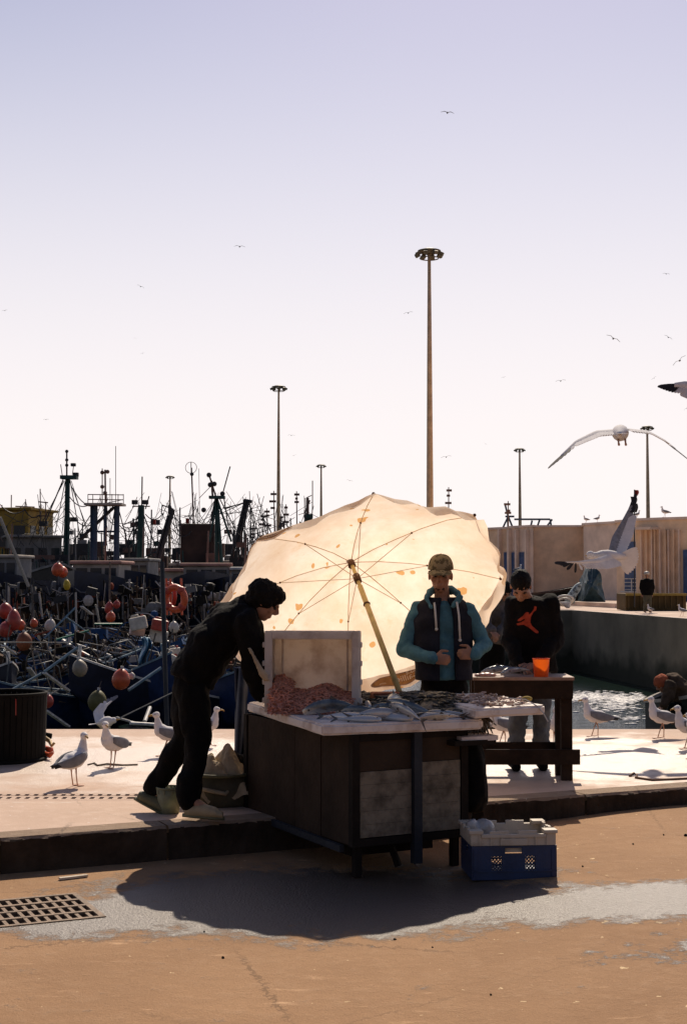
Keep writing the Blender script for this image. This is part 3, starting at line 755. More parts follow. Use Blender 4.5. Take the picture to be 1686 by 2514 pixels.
rod(tG, 'boom_tip', W(tG,598,1228), W(tG,619,1232), .12, M_rig)
for a, b_ in (((603,1232),(552,1250)),((612,1236),(626,1305)),((604,1232),(540,1262)),((614,1240),(640,1330))): rod(tG, 'stay', W(tG,*a), W(tG,*b_), .03, M_rig)
tH = trawler(757, 100, -88, M_th[2], M_house[0], M_house[0], 'trawler with stout dark lamp mast rising over the parasol edge', (2.8,2.6,2.4), 15, 0, 3, 3.0)
for dx in (-7,-2,5,9): rod(tH, 'mast_leg', W(tH,757+dx*1.5,1425), W(tH,757+dx*.5,1262), .14, M_rigt)
MB().box(W(tH,757,1268), (.62,.5,.26)).build('crosstree', M_rigt, tH, world=True)
rod(tH, 'topmast', W(tH,755,1268), W(tH,755,1222), .10, M_rigr)
for a, b_ in (((750,1268),(749,1222)),((761,1228),(755,1245)),((747,1268),(747,1252)),((766,1268),(767,1236)),((767,1250),(767,1180)),((752,1222),(765,1216))): rod(tH, 'aerial', W(tH,*a), W(tH,*b_), .035, M_rigr)
for px, y0, y1, lean in ((620,1400,1290,2),(646,1320,1260,0),(672,1300,1205,2),(702,1330,1238,-7),(728,1320,1206,1),(736,1320,1280,0),(690,1320,1262,1),(655,1330,1248,3),(738,1310,1282,2),(1101,1260,1196,0),(1247,1300,1230,1),(805,1300,1268,0)):
    q = MB().tube([P(px+lean*2,1425,120),P(px,y1,120)], [.07,.04], 6)
    for k in range(3): q.box(P(px+random.uniform(-3,3), y1+8+k*random.uniform(8,18), 120), (random.uniform(.2,.6), .2, .18))
    q.v += []; solo(q, 'boat_mast', M_rigr, 'thin distant boat mast '+('beyond the inclined crane boom' if px < 650 else 'beside the second tallest floodlight mast' if px < 695 else 'between floodlight mast and dark lamp mast' if px < 733 else 'touching the dark lamp mast' if px < 750 else 'over the parasol rim' if px < 900 else 'beside the tallest floodlight mast' if px < 1150 else 'over the tan roof')+(', tall' if y1 < 1245 else ', short'), 'mast', 'thin masts beyond the trawlers')
# small far rigging right of the parasol, over the building roof
q = MB()
for a, b_ in (((1247,1300),(1246,1268)),((1247,1268),(1232,1300)),((1247,1268),(1260,1300)),((1240,1268),(1262,1268)),((1247,1268),(1240,1240)),((1262,1275),(1350,1275)),((1350,1275),(1353,1295)),((1318,1295),(1325,1275)),((1340,1295),(1355,1275)),((1302,1295),(1306,1278))):
    q.tube([P(*a,128), P(*b_,128)], .09, 5)
solo(q, 'trawler_rig', M_rigb, 'blue grey trawler rig and gantry showing above the flat roof of the building', 'rig')
# sagging lines between the trawlers
def sag(a, b_, dip, r, m_, name, lab, cat='line', grp=None, n=14):
    a, b_ = V(a), V(b_); pts = [a.lerp(b_, i/n)-V((0,0,4*dip*(i/n)*(1-i/n))) for i in range(n+1)]
    return solo(MB().tube(pts, r, 5), name, m_, lab, cat, grp)
for a, b_ in (((178,1198),(232,1240)),((170,1218),(222,1237)),((168,1250),(222,1290)),((290,1285),(338,1295)),((60,1250),(100,1262)),((60,1252),(0,1238)),((357,1262),(400,1260)),((425,1300),(470,1305)),((300,1290),(345,1270))):
    sag(P(*a,84), P(*b_,84), .35, .03, M_rig, 'rigging_line', 'dark sagging line strung between trawler masts', 'line', 'lines between the trawlers')
# low salmon roofed cabins nearer the quay
def cabin(px, d, wpx, ytop, ybot, m_, rm, lab):
    s_ = d/FPX; w_ = wpx*s_; a = P(px, ytop, d); b_ = P(px, ybot, d); h = a.z-b_.z
    t = thing('cabin_boat', lab, 'boat', (a.x, d, WZ), (0,0,R(random.uniform(-6,6))), 'small cabin boats between skiffs and trawlers')
    zc = b_.z-WZ
    def outer(u, v):
        b = 1.5*(1-max(0, (u-.5)/.5)**2.6); a_ = abs(v*2-1); sg = -1 if v < .5 else 1
        return (sg*b*a_**.4, 3.5-u*8, -.4+(zc+.4+1.0*max(0,u-.5))*a_**1.3)
    MB().grid(outer, 16, 10).build('hull', M_hull2, t, smooth=True)
    MB().bbox((0,0,zc+h/2-.15), (w_*.92, 2.2, h+.3), .05).build('wheelhouse', m_, t)
    MB().bbox((0,0,zc+h+.06), (w_*1.05, 2.5, .14), .05).build('roof', rm, t)
    for k in (-1, 0, 1): 
        o = MB().box((k*w_*.29, -1.11, zc+h*.5), (w_*.22, .05, h*.55)).build('window', M_dark, t)
    MB().tube([(0,.4,zc+h),(0.05,.4,zc+h+1.6)], .04, 6).build('mast', M_rigr, t)
    return t
cabin(252, 62, 122, 1385, 1430, M_house[0], M_house[3], 'cabin boat with salmon pink roof and three dark windows')
cabin(508, 64, 120, 1390, 1430, M_house[0], M_house[3], 'cabin boat with pale wheelhouse behind the orange life ring')
cabin(345, 66, 70, 1378, 1425, M_house[1], M_house[1], 'cabin boat with dull grey wheelhouse and shuttered windows')
cabin(20, 66, 90, 1370, 1425, M_house[1], M_house[0], 'cabin boat with grey wheelhouse beside the ochre superstructure')
cabin(600, 63, 60, 1400, 1440, M_house[1], M_gunw, 'cabin boat with white tarpaulin roof next to the parasol edge')
# ------------------------------------------------------------------ floats, rings, cans and oars lying on the skiffs
def fball(px, py, d, rpx, m_, lab, cat='buoy', neck=True, grp=None, sq=1.15):
    r = rpx*d/FPX; c = P(px, py, d)
    t = thing('buoy', lab, cat, c-V((0,0,r*sq)), (R(random.uniform(-12,12)), R(random.uniform(-12,12)), 0), grp)
    q = MB(); n = 9; secs = []
    for i in range(n+1):
        a = -PI/2+PI*i/n; rr = math.cos(a)*(1-.18*max(0, math.sin(a))); secs.append(((0,0,r*sq*(1+math.sin(a))),(1,0,0),(0,1,0),max(.004,r*rr),max(.004,r*rr)))
    q.sweep(secs, 16); q.build('float_body', m_, t, smooth=True)
    MB().tube([(0,0,2*r*sq-.02),(0,0,2*r*sq+r*.25)], r*.16, 8).build('eyelet', M_gunw, t)
    MB().tube([(0,0,2*r*sq+r*.2),(r*.1,0,2*r*sq+r*.55),(r*.15,.05,2*r*sq+r*.9)], .010, 5).build('lanyard', M_pole, t)
fball(295,1668,33.5,23,M_orange,'largest orange pear shaped buoy hanging by a dark blue skiff')
fball(139,1398,55,15,M_orange,'orange round float of the hanging pair below the wheelhouses'); fball(155,1404,55.5,13,M_orange,'smaller orange float tucked beside the hanging pair')
fball(200,1640,33.8,19,mat('beige_float', (.32,.27,.2), .5),'beige round fender hanging above the blue bow')
fball(236,1722,33.6,24,mat('olive_float', (.13,.115,.04), .6),'large dull olive buoy low behind the gulls')
fball(16,1500,44,18,M_red,'upper red float of the heap at the picture edge'); fball(35,1522,43,17,M_red,'tall red float in the heap at the picture edge',sq=1.6); fball(52,1535,44,12,M_orange,'small orange float beside the tall red float'); fball(12,1545,43,18,M_red,'lowest red float of the heap at the picture edge')
fball(265,1492,47,11,M_red,'red float on top of the small cluster',sq=1.4); fball(285,1484,47,9,M_red,'round red float in the small cluster'); fball(270,1515,46,12,M_orange,'lower orange float of the small cluster')
fball(165,1436,50,9,mat('yellow_plastic', (.55,.38,.03), .5),'small yellow canister float under the orange pair',sq=1.5)
fball(120,1535,45,14,M_cream,'grey white float above the crossed oars'); fball(85,1530,46,10,M_orange,'dull orange float over the rusty drum'); fball(428,1540,42,13,M_cream,'pale round float next to the dark post')
fball(60,1575,41,20,mat('rust_float', (.22,.07,.03), .6),'rust brown float half hidden behind oars'); fball(325,1660,34,8,M_cream,'small white float beside the largest orange buoy')
fball(115,1722,33,15,M_red,'faded red float behind the rim of the black basket')
lr = thing('life_ring', 'faded orange life ring standing on a skiff behind the dark post', 'life ring', P(430,1508,42))
MB().torus(P(430,1470,42), .33, .10, (.5,1,.1), 32, 10).build('ring_body', M_orange, lr, world=True, smooth=True)
for a in (0.3, 1.87, 3.44, 5.0):
    q = V((0,0,1)).rotation_difference(V((.5,1,.1)).normalized()).to_matrix(); c = q @ V((math.cos(a)*.33, math.sin(a)*.33, 0))+P(430,1470,42)
    MB().ball(c, .125, 10, 8).build('band', M_red, lr, world=True, smooth=True)
MB().torus(P(415,1462,43), .36, .07, (1,.7,0), 28, 8).build('spare_ring', M_red, lr, world=True, smooth=True)
for px in (408, 418, 445): MB().tube([P(px,1420,42.5),P(px+2,1510,42.5)], .035, 6).build('rack_bar', M_orange, lr, world=True)
def can(px, py, d, wpx, hpx, m_, lab, tilt=0, cat='jerrycan'):
    s_ = d/FPX; c = P(px, py, d); t = thing('jerrycan', lab, cat, c-V((0,0,hpx*s_/2)), (0, R(tilt), R(random.uniform(-30,30))))
    w_, h = wpx*s_, hpx*s_
    MB().bbox((0,0,h/2), (w_, w_*.6, h), w_*.12).build('can_body', m_, t, smooth=False)
    MB().tube([(w_*.3,0,h),(w_*.3,0,h*1.12)], w_*.09, 10).build('cap', M_red, t)
    MB().tube([(-w_*.35,0,h*.98),(-w_*.3,0,h*1.13),(w_*.05,0,h*1.13),(w_*.12,0,h*.98)], w_*.05, 8).build('handle', m_, t, smooth=True)
can(343,1530,40,42,32,M_cream,'white jerrycan on top of the bundle by the dark post', -12); can(335,1548,40.3,36,26,mat('pinkish_plastic', (.52,.36,.32), .5),'pinkish can under the white jerrycan', 8)
can(390,1535,40,40,28,M_red,'red jerrycan leaning against the dark post', 10); can(386,1560,40.2,42,30,M_cream,'stained white can below the red jerrycan', 14)
can(400,1620,39,44,40,M_cream,'white slatted fish box tipped behind the bending man', 28, 'box'); can(432,1612,39.5,30,42,M_cream,'second white fish box pressed against the dark post', -8, 'box')
q = MB(); q.grid(lambda u, v: P(345+22*u+6*math.sin(v*5), 1565+65*v, 39+.25*math.sin(u*9+v*3)), 10, 12)
solo(q, 'blue_cloth', mat('light_blue_cloth', (.10,.24,.36), .5), 'crumpled light blue plastic sheet hanging below the white jerrycans', 'sheet', smooth=True, solid=.01)
BARS = [((108,1652),(168,1696),33.9,.06,M_gunw,'white plank lying across the nearest blue bow'),((8,1585),(36,1606),40,.06,M_gunw,'short white board on the skiff by the red heap'),
 ((200,1489),(226,1509),45,.05,M_gunw,'white board catching sun in the far boats'),((70,1640),(86,1662),38,.06,M_gunw,'stubby white oar blade above the plank'),
 ((14,1658),(46,1682),38,.05,M_gunw,'white slat behind the black basket'),((112,1745),(168,1784),33.9,.06,M_gunw,'long white board sloping down to the quay edge'),
 ((18,1700),(100,1655),33.9,.03,M_gun,'pale blue oar resting over the basket'),((108,1650),(190,1590),33.9,.035,M_gun,'pale blue oar rising toward the beige fender'),
 ((108,1568),(185,1492),44,.03,M_gun,'thin pale blue pole in the far skiffs'),((135,1572),(218,1548),43,.03,mat('green_oar', (.03,.22,.14), .5),'green oar lying nearly level'),
 ((163,1516),(222,1558),44,.025,M_gun,'thin blue pole crossing the green oar'),((315,1695),(395,1640),33.9,.04,M_gun,'blue gunwale pole by the orange buoy'),
 ((355,1772),(368,1738),34,.05,M_gunw,'short upright white stake near the walking gull'),((285,1762),(330,1775),34,.03,M_gunw,'bent white pipe on a dark gunwale'),
 ((320,1776),(385,1780),33.5,.04,M_gunw,'white rail along a dark gunwale'),((313,1574),(330,1588),41,.04,M_gunw,'small white slat on a far skiff'),
 ((455,1575),(490,1535),42,.04,M_gun,'pale oar tip beside the bending man'),((232,1532),(300,1532),44,.025,mat('green_oar', (.03,.22,.14), .5),'thin green pole in the background'),
 ((410,1790),(398,1380),33,.055,M_rig,'tall dark post standing behind the bending man'),((268,1530),(270,1380),47,.03,M_wood,'slender grey mast in the skiffs'),
 ((16,1570),(16,1430),44,.04,M_rig,'dark post among the red floats'),((78,1600),(80,1455),46,.03,M_pole,'cane pole beside the rusty drum'),((188,1560),(186,1455),45,.03,M_rope,'pale upright pole above the oars'),
 ((0,1270),(70,1440),50,.06,M_rope,'thick pale spar slanting in from the picture edge'),((0,1577),(170,1578),40,.015,M_rope,'taut pale cord level over the near skiffs'),
 ((195,1575),(325,1600),41,.015,M_rope,'taut cord from the hoop to the cans'),((120,1708),(215,1650),36,.015,M_rope,'thin cord up to the beige fender'),
 ((270,1775),(425,1700),30,.012,M_rope,'mooring line rising behind the gulls')]
for a, b_, d, r, m_, lab in BARS:
    q = MB()
    if 'board' in lab or 'plank' in lab or 'slat' in lab: q.beam(P(*a,d), P(*b_,d+.6), r*2.2, r*.7)
    else: q.tube([P(*a,d), P(*b_,d+.6)], r, 8)
    nm = 'plank' if ('board' in lab or 'plank' in lab or 'slat' in lab) else ('post' if 'post' in lab or 'stake' in lab else ('oar' if 'oar' in lab else ('cord' if 'cord' in lab or 'line' in lab else 'pole')))
    solo(q, nm, m_, lab, nm)
rs = random.Random(3)
for i in range(46):      # canes with floats and black flags standing in the rafted skiffs
    px = rs.uniform(-5, 640); d = rs.uniform(42, 66); y0 = 1425+(CAMH+1.3)*FPX/d; h = rs.uniform(55, 150)
    a = P(px, y0, d); b_ = P(px+rs.uniform(-45,45), y0-h, d+rs.uniform(-.5,.5)); q = MB().tube([a, b_], rs.uniform(.015,.035), 5)
    if i % 4 == 0:
        nn = 8; q.tube([a.lerp(b_, .6), a.lerp(b_, .6)+V((.3,0,.25)), a.lerp(b_, .6)+V((.75,0,.3)), a.lerp(b_, .6)+V((1.1,0,0)), a.lerp(b_, .6)+V((1.2,0,-.5))], .02, 5)
    if i % 5 == 1: q.ball(a.lerp(b_, .8), rs.uniform(.1,.18), 8, 6)
    solo(q, 'cane_marker', [M_wood, M_rope, M_rig, M_gun][i % 4], ['brown','pale rope wrapped','dark','pale blue'][i % 4]+' cane'+(' hooked' if i % 4 == 0 else ' with a round float' if i % 5 == 1 else ' leaning' if abs((b_-a).x) > .35 else ' upright')+' in the '+row_name(d)+', '+place_name(px), 'pole', 'marker canes in the skiffs')
# tangled gear heaped over the skiffs and trawler decks: ropes, poles, floats, boxes nobody could count
rs = random.Random(21)
tang = [(mat('gear_dark', (.02,.017,.014), .9), 430, 1.0), (mat('gear_brown', (.09,.055,.035), .9), 300, 1.0), (mat('gear_grey', (.20,.19,.18), .8), 130, .8), (mat('gear_pale', (.50,.44,.39), .8), 95, .55), (mat('gear_rust', (.30,.075,.04), .8), 45, .7), (mat('gear_blue', (.025,.07,.17), .8), 210, 1.3)]
for gm, cnt, sz in tang:
    q = MB()
    for i in range(cnt):
        d = rs.uniform(41, 68); px = rs.uniform(-10, 660); y0 = 1425+(CAMH+1.25)*FPX/d; y = y0-abs(rs.gauss(0, 32))-rs.uniform(0,25); c = P(px, y, d); k = rs.random()
        if k < .45:
            a = V((rs.uniform(-.9,.9), rs.uniform(-.4,.4), rs.uniform(-.35,.5)))*sz; mid = c+V((0,0,rs.uniform(-.2,.25))); q.tube([c-a, mid, c+a], rs.uniform(.012,.035), 4)
        elif k < .62: q.ball(c, (rs.uniform(.05,.16)*sz, rs.uniform(.06,.2)*sz, rs.uniform(.05,.22)*sz), 6, 4)
        else: q.box(c, (rs.uniform(.1,.5)*sz, rs.uniform(.1,.4)*sz, rs.uniform(.08,.35)*sz), Matrix.Rotation(rs.uniform(-.5,.5),3,'Y'))
    q.build('tangled_gear', gm, kind='stuff')
for gm, cnt in ((tang[0][0], 170), (tang[1][0], 90), (tang[2][0], 80), (tang[3][0], 60), (tang[4][0], 18), (M_rig, 60)):
    q = MB()
    for i in range(cnt):
        px = rs.uniform(-10, 650); d = rs.uniform(56.5, 60); y = rs.uniform(1438, 1505); c = P(px, y, d); k = rs.random()
        if k < .4: q.tube([P(px+rs.uniform(-6,6), 1520, d), P(px+rs.uniform(-5,5), y-rs.uniform(0,30), d)], rs.uniform(.015,.045), 5)
        elif k < .7:
            e_ = P(px+rs.uniform(-45,45), y+rs.uniform(-25,25), d); q.tube([c, c.lerp(e_,.5)-V((0,0,rs.uniform(0,.25))), e_], rs.uniform(.012,.03), 4)
        elif k < .85: q.ball(c, (rs.uniform(.08,.28), .15, rs.uniform(.1,.3)), 7, 5)
        else: q.box(c, (rs.uniform(.1,.5), .3, rs.uniform(.1,.35)), Matrix.Rotation(rs.uniform(-.3,.3),3,'Y'))
    q.build('hanging_gear', gm, kind='stuff')
q = MB()
for i in range(300):
    mx0 = rs.choice((60,100,165,255,345,400,420,480,532,560,600,620,640,690,757)); d = rs.uniform(84, 106); a = P(mx0+rs.gauss(0,6), rs.uniform(1205,1345), d)
    e_ = P(mx0+rs.gauss(0,48), rs.uniform(1260,1420), d+rs.uniform(-1,1)); q.tube([a, a.lerp(e_,.5)-V((0,0,rs.uniform(0,.12))), e_], rs.uniform(.012,.022), 4)
q.build('rigging_lines', M_rig, kind='stuff')
for gm, cnt, rr in ((M_rig, 150, .05), (M_rigr, 80, .04), (M_rigt, 40, .07), (M_house[1], 50, .06)):
    q = MB()
    for i in range(cnt):
        d = rs.uniform(84, 108); px = rs.gauss(300, 230)
        if not -20 < px < 745: px = rs.uniform(380, 700)
        top = 1385-abs(rs.gauss(0, 55))-(20 if px > 400 else 0); k = rs.random(); a = P(px, 1425, d)
        if k < .35: q.tube([a, P(px+rs.uniform(-4,4), top, d)], rr*rs.uniform(.5,1.1), 5)
        elif k < .6: q.tube([P(px, top+rs.uniform(10,40), d), P(px+rs.uniform(-50,50), top+rs.uniform(-10,50), d)], rr*.5, 4)
        elif k < .8: q.box(P(px, 1370+rs.uniform(-25,30), d), (rs.uniform(.3,1.6), .6, rs.uniform(.2,1.0)))
        else:
            h = P(px, top+25, d); q.tube([P(px-12, 1400, d), h, P(px+12, 1400, d)], rr*.7, 4); q.box(h, (.5,.4,.3))
    q.build('rigging_tangle', gm, kind='stuff')
#@@FARSTUFF
# ------------------------------------------------------------------ things on the far quay
t = thing('covered_heap', 'tall pointed heap under a dark teal tarpaulin against the tan building', 'tarpaulin', P(1452, 1482, 72))
q = MB(); a = P(1452,1388,72); zb = FQ
pts = [(P(px,py,72+dy)) for px, py, dy in ((1424,1480,0),(1432,1432,.2),(1443,1395,.4),(1452,1388,.4),(1466,1402,.4),(1476,1436,.1),(1484,1480,0))]
front = [V((p.x, p.y-.5-.25*math.sin(i*2.1), p.z)) for i, p in enumerate(pts)]; back = [V((p.x, p.y+1.2, p.z)) for p in pts]
q.v = front+back+[P(1452,1440,71)]; n_ = 7
for i in range(6): q.f.append((i, i+1, 14)); q.f.append((i, n_+i, n_+i+1, i+1))
q.f.append((6, 0, 14))
M_teal = mat('dark_teal_tarp', (.025,.055,.065), .55, .5, 4, .6, 8)
me = q.mesh('x'); bmx = bmesh.new(); bmx.from_mesh(me); bmesh.ops.subdivide_edges(bmx, edges=bmx.edges[:], cuts=4, use_grid_fill=True); bmx.to_mesh(me); bmx.free(); crumple(me, .12, 2.2, ridge=True)
link(me, 'tarpaulin', M_teal, t, world=True)
t = thing('striped_bundle', 'grey blue striped cloth bundle leaning beside the teal heap', 'bundle', P(1412,1482,70))
q = MB(); q.sweep([(P(1410+dx,py,70),(1,0,0),(0,1,0),r*70/FPX,.3) for dx, py, r in ((-14,1482,14),(-8,1465,13),(2,1448,12),(9,1436,8),(12,1431,3))], 14)
link(crumple(q.mesh('b'), .05, 4), 'cloth', mat('striped_cloth', (.20,.25,.27), .7, .7, 9, lo=.45, hi=.5), t, world=True, smooth=True)
t = thing('moored_hull', 'dark wooden hull hauled up on the far quay in front of the tan building', 'boat', P(1385,1490,74), (0,0,0))
q = MB(); 
def fh(u, v):
    a_ = abs(v*2-1); sg = -1 if v < .5 else 1; px = 1300+150*u
    return P(px, 1487-(30+26*u**1.5)*a_**1.2, 75)+V((0, sg*1.4*(1-abs(u-.4)**2*1.5)*a_**.5, 0))
q.grid(fh, 16, 10).build('hull', M_th[0], t, world=True, smooth=True)
q = MB(); 
for i in range(12): q.beam(fh(i/12,0), fh((i+1)/12,0), .12, .1)
q.build('rail', M_th[1], t, world=True)
t = thing('white_dinghy', 'small white dinghy bow with looped rope on the far quay edge', 'dinghy', P(1385,1495,64), (0,0,0))
q = MB()
for dy, r1 in ((0, .36), (.1, .28)):
    q.torus(P(1385,1474+dy*40,64), r1, .045, (0,.75,1), 24, 6, 1.1)
q.build('gunwale_rope', M_gunw, t, world=True, smooth=True)
MB().sweep([(P(1385+dx,py,64),(1,0,0),(0,1,0),r*64/FPX,.35) for dx, py, r in ((8,1493,3),(6,1488,9),(2,1482,14),(0,1478,17))], 12).build('hull', M_gunw, t, world=True, smooth=True)
M_box = mat('brown_container', (.13,.085,.035), .8, .4, 1.2)
t = thing('container', 'low brown container on the far quay behind the standing man', 'container', P(1606, 1502, 60))
a0, a1 = P(1535,1456,60), P(1684,1456,60); z1 = a0.z
MB().bbox(((a0.x+a1.x)/2, 61, (z1+FQ)/2), (a1.x-a0.x, 2, z1-FQ-.05), .03).build('container_body', M_box, t, world=True)
for k in range(10):
    x = a0.x+(a1.x-a0.x)*(k+.5)/10; MB().box((x, 59.96, (z1+FQ)/2), (.06, .07, z1-FQ-.2)).build('rib', M_box, t, world=True)
MB().box(((a0.x+a1.x)/2, 59.95, z1-.06), (a1.x-a0.x, .1, .1)).build('top_rail', mat('mustard_paint', (.32,.22,.05), .7), t, world=True)
t = thing('flag_buoy', 'marker pole with black cloth flags and a small red pennant before the building', 'flag', P(1557,1490,58))
rod(t, 'pole', P(1557,1490,58), P(1557,1202,58), .025, M_rig)
for i, (x0,x1,y0,y1,m_) in enumerate(((1556,1566,1203,1217,M_red),(1547,1557,1219,1247,M_rig),(1557,1562,1219,1238,M_rig),(1555,1564,1236,1258,M_rig),(1546,1550,1244,1262,M_pole))):
    MB().grid(lambda u, v: P(x0+(x1-x0)*u+2*math.sin(v*4), y0+(y1-y0)*v, 58+.06*math.sin(u*6+i)), 6, 6).build('flag_cloth', m_, t, world=True, solid=.008)
# foam of a wake on the water below the basin wall
M_foam = mat('sea_foam', (.75,.72,.68), .6, .2, 8, .6, 20)
q = MB(); rs = random.Random(9)
def foam_at(px, py, rx, n):
    for i in range(n):
        p = G(px+rs.gauss(0,rx), py+rs.gauss(0,6), WZ); r = rs.uniform(.02,.075)
        q.ball((p.x, p.y, WZ+.01), (r*1.8, r*2.2, r*.35), 5, 3)
foam_at(1450,1713,42,620); foam_at(1530,1720,20,300); foam_at(1500,1736,34,160); foam_at(1565,1714,8,60); foam_at(1540,1764,26,40); foam_at(1400,1716,20,160)
q.build('wake_foam', M_foam, kind='stuff', smooth=True)
# rowing boat just under the quay edge with its occupant (built below)
rb = thing('rowing_boat', 'dark boat with pale gunwale moored just beyond the quay edge', 'boat', P(1680,1750,21))
rb.location.z = -1.0
def rbo(u, v):
    a_ = abs(v*2-1); sg = -1 if v < .5 else 1; b = .85*(1-max(0,(.5-u)/.5)**2.4)
    p = G(1590+120*u*1.6, 1735, 0)
    A_, B_ = P(1588,1728,21.5), P(1760,1690,20.2)
    c = A_.lerp(B_, u*1.4); pn = V((.15,1,0)).normalized()
    return V((c.x, c.y, -1.1+(c.z+1.1)*a_**1.2))+pn*(sg*b*a_**.5+.5)
MB().grid(rbo, 20, 12).build('hull', M_hull3, rb, world=True, smooth=True)
q = MB()
for i in range(16): q.beam(rbo(i/16,0), rbo((i+1)/16,0), .05, .05)
q.build('gunwale', M_rope, rb, world=True)
q = MB()
for i in range(16): q.beam(rbo(i/16,1), rbo((i+1)/16,1), .05, .05)
q.build('gunwale', M_rope, rb, world=True)
# ------------------------------------------------------------------ people
M_skin = mat('skin_tan', (.36,.18,.11), .55, .2, 9, .15, 60)
M_hair = mat('black_hair', (.010,.008,.007), .75, .4, 40, 1.0, 90)
M_black = mat('black_cloth', (.0065,.0055,.005), .9, .4, 8, .4, 90, sheen=.0)
M_blackj = mat('black_sweatshirt', (.009,.007,.0065), .9, .4, 8, .4, 90)
M_teal_h = mat('teal_hoodie', (.085,.20,.24), .9, .3, 7, .4, 120)
M_vest = mat('charcoal_vest', (.022,.022,.030), .85, .4, 6, .4, 80)
M_jeans = mat('grey_jeans', (.16,.17,.18), .9, .35, 7, .5, 110)
M_eye = mat('dark_eye', (.012,.008,.006), .3, .1)
M_brow = mat('brow_hair', (.02,.013,.01), .9, .3)
M_olive = mat('olive_rubber', (.13,.12,.06), .6, .35, 8)
M_cord = mat('white_cord', (.62,.60,.55), .8, .1)
def head_geo(mb, c, fwd, up, s=1.0):
    f = V(fwd).normalized(); u = V(up).normalized(); r_ = f.cross(u).normalized(); u = r_.cross(f)
    T = lambda x, y, z: c+(r_*x+f*y+u*z)*s
    q = Matrix((r_, f, u)).transposed()
    mb.ball(T(0,-.012,.03), (.076*s,.095*s,.092*s), 16, 12, q)
    mb.ball(T(0,.012,-.03), (.062*s,.075*s,.085*s), 16, 12, q)
    mb.ball(T(0,.045,-.088), (.034*s,.034*s,.028*s), 10, 8, q)
    mb.ball(T(0,.078,.022), (.055*s,.018*s,.012*s), 10, 8, q)
    mb.tube([T(0,.082,.018), T(0,.104,-.012), T(0,.108,-.026)], [.010*s,.014*s,.016*s], 8)
    mb.ball(T(0,.096,-.03), (.019*s,.014*s,.010*s), 8, 6, q)
    mb.ball(T(0,.080,-.060), (.026*s,.012*s,.006*s), 10, 6, q); mb.ball(T(0,.078,-.071), (.022*s,.012*s,.007*s), 10, 6, q)
    for sx in (-1, 1):
        mb.ball(T(sx*.044,.060,-.022), (.022*s,.022*s,.022*s), 8, 6, q)
        mb.ball(T(sx*.079,-.008,-.008), (.010*s,.02*s,.032*s), 8, 6, q)
    return T, q
def hand_geo(mb, wr, d, pn, curl=.9, side=1, s=1.0):
    """palm from the wrist along d, palm normal pn (the side fingers curl to), thumb on 'side' of cross(d,pn)"""
    d = V(d).normalized(); pn = (V(pn)-d*V(pn).dot(d)).normalized(); x = d.cross(pn)*side
    q = Matrix((x, d, pn)).transposed()
    mb.ball(wr+d*.048*s, (.041*s,.055*s,.017*s), 12, 8, q); mb.tube([wr-d*.02, wr+d*.02], [.026*s,.028*s], 10)
    for k, (off, ln, st) in enumerate(((.030,.072,.088),(.010,.080,.094),(-.010,.075,.092),(-.029,.058,.084))):
        p = wr+x*off*s+d*st*s; pts = [p-d*.02*s, p]; a = curl*.55
        for j, seg in enumerate((.44,.31,.25)):
            a += curl*.55; dr = d*math.cos(a)+pn*math.sin(a); p = p+dr*ln*seg*s; pts.append(p)
        mb.tube(pts, [.0095*s,.0095*s,.0088*s,.008*s,.0072*s], 8)
    p = wr+x*.034*s+d*.03*s; t1 = (x*.7+d*.65+pn*.35).normalized(); t2 = (x*.1+d*.9+pn*.5).normalized()
    mb.tube([p-x*.01*s, p+t1*.035*s, p+t1*.035*s+t2*.03*s, p+t1*.035*s+t2*.052*s], [.014*s,.012*s,.0105*s,.008*s], 8)
def arm(mb, a, b_, c, ra, rb, rc): 
    mb.limb([a, a.lerp(b_,.5), b_], [ra, (ra+rb)/2, rb], 12); mb.limb([b_, b_.lerp(c,.45), c], [rb, (rb+rc)/2*1.04, rc], 12)
def person_body(t, J, fwd, side, hf, hu, hands, extra=None, s=1.0):
    q = MB()
    side = V(side); fwd = V(fwd)
    T, hq = head_geo(q, J['head'], hf, hu, s)
    q.limb([J['neck'], J['neck'].lerp(J['head'], .5)], [.056, .052], 12)
    q.sweep([(J['neck'], side, fwd, .06, .055), (J['neck'].lerp(J['chest'], .35), side, fwd, .15, .08), (J['chest'], side, fwd, .155, .10), (J['belly'], side, fwd, .135, .095), (J['pelvis'], side, fwd, .15, .105), (J['pelvis']+(J['pelvis']-J['belly']).normalized()*.07, side, fwd, .10, .08)], 18)
    for k in 'LR':
        arm(q, J['sh'+k], J['el'+k], J['wr'+k], .052, .040, .026)
        q.limb([J['hip'+k], J['hip'+k].lerp(J['kn'+k],.5), J['kn'+k]], [.085,.07,.052]); q.limb([J['kn'+k], J['kn'+k].lerp(J['an'+k],.35), J['an'+k]], [.05,.052,.036])
        q.limb([J['an'+k], J['to'+k]], [.036,.026])
    for args in hands: hand_geo(q, *args)
    o = link(remesh(q, .0065, 3), 'body', M_skin, t, world=True, smooth=True)
    for sx in (-1, 1):
        MB().ball(T(sx*.030,.076,.004), .0115*s, 10, 8).build('eye', M_eye, t, world=True, smooth=True)
        MB().ball(T(sx*.031,.086,.022), (.020*s,.007*s,.0045*s), 10, 6, hq).build('eyebrow', M_brow, t, world=True, smooth=True)
    return T, hq
def cloth(t, name, q, m_, vox=.012, amp=.012, sc_=7, st=(1,1,1), seed=0, sm=3, ridge=False):
    me = remesh(q, vox, sm); crumple(me, amp, sc_, st, seed, ridge); return link(me, name, m_, t, world=True, smooth=True)
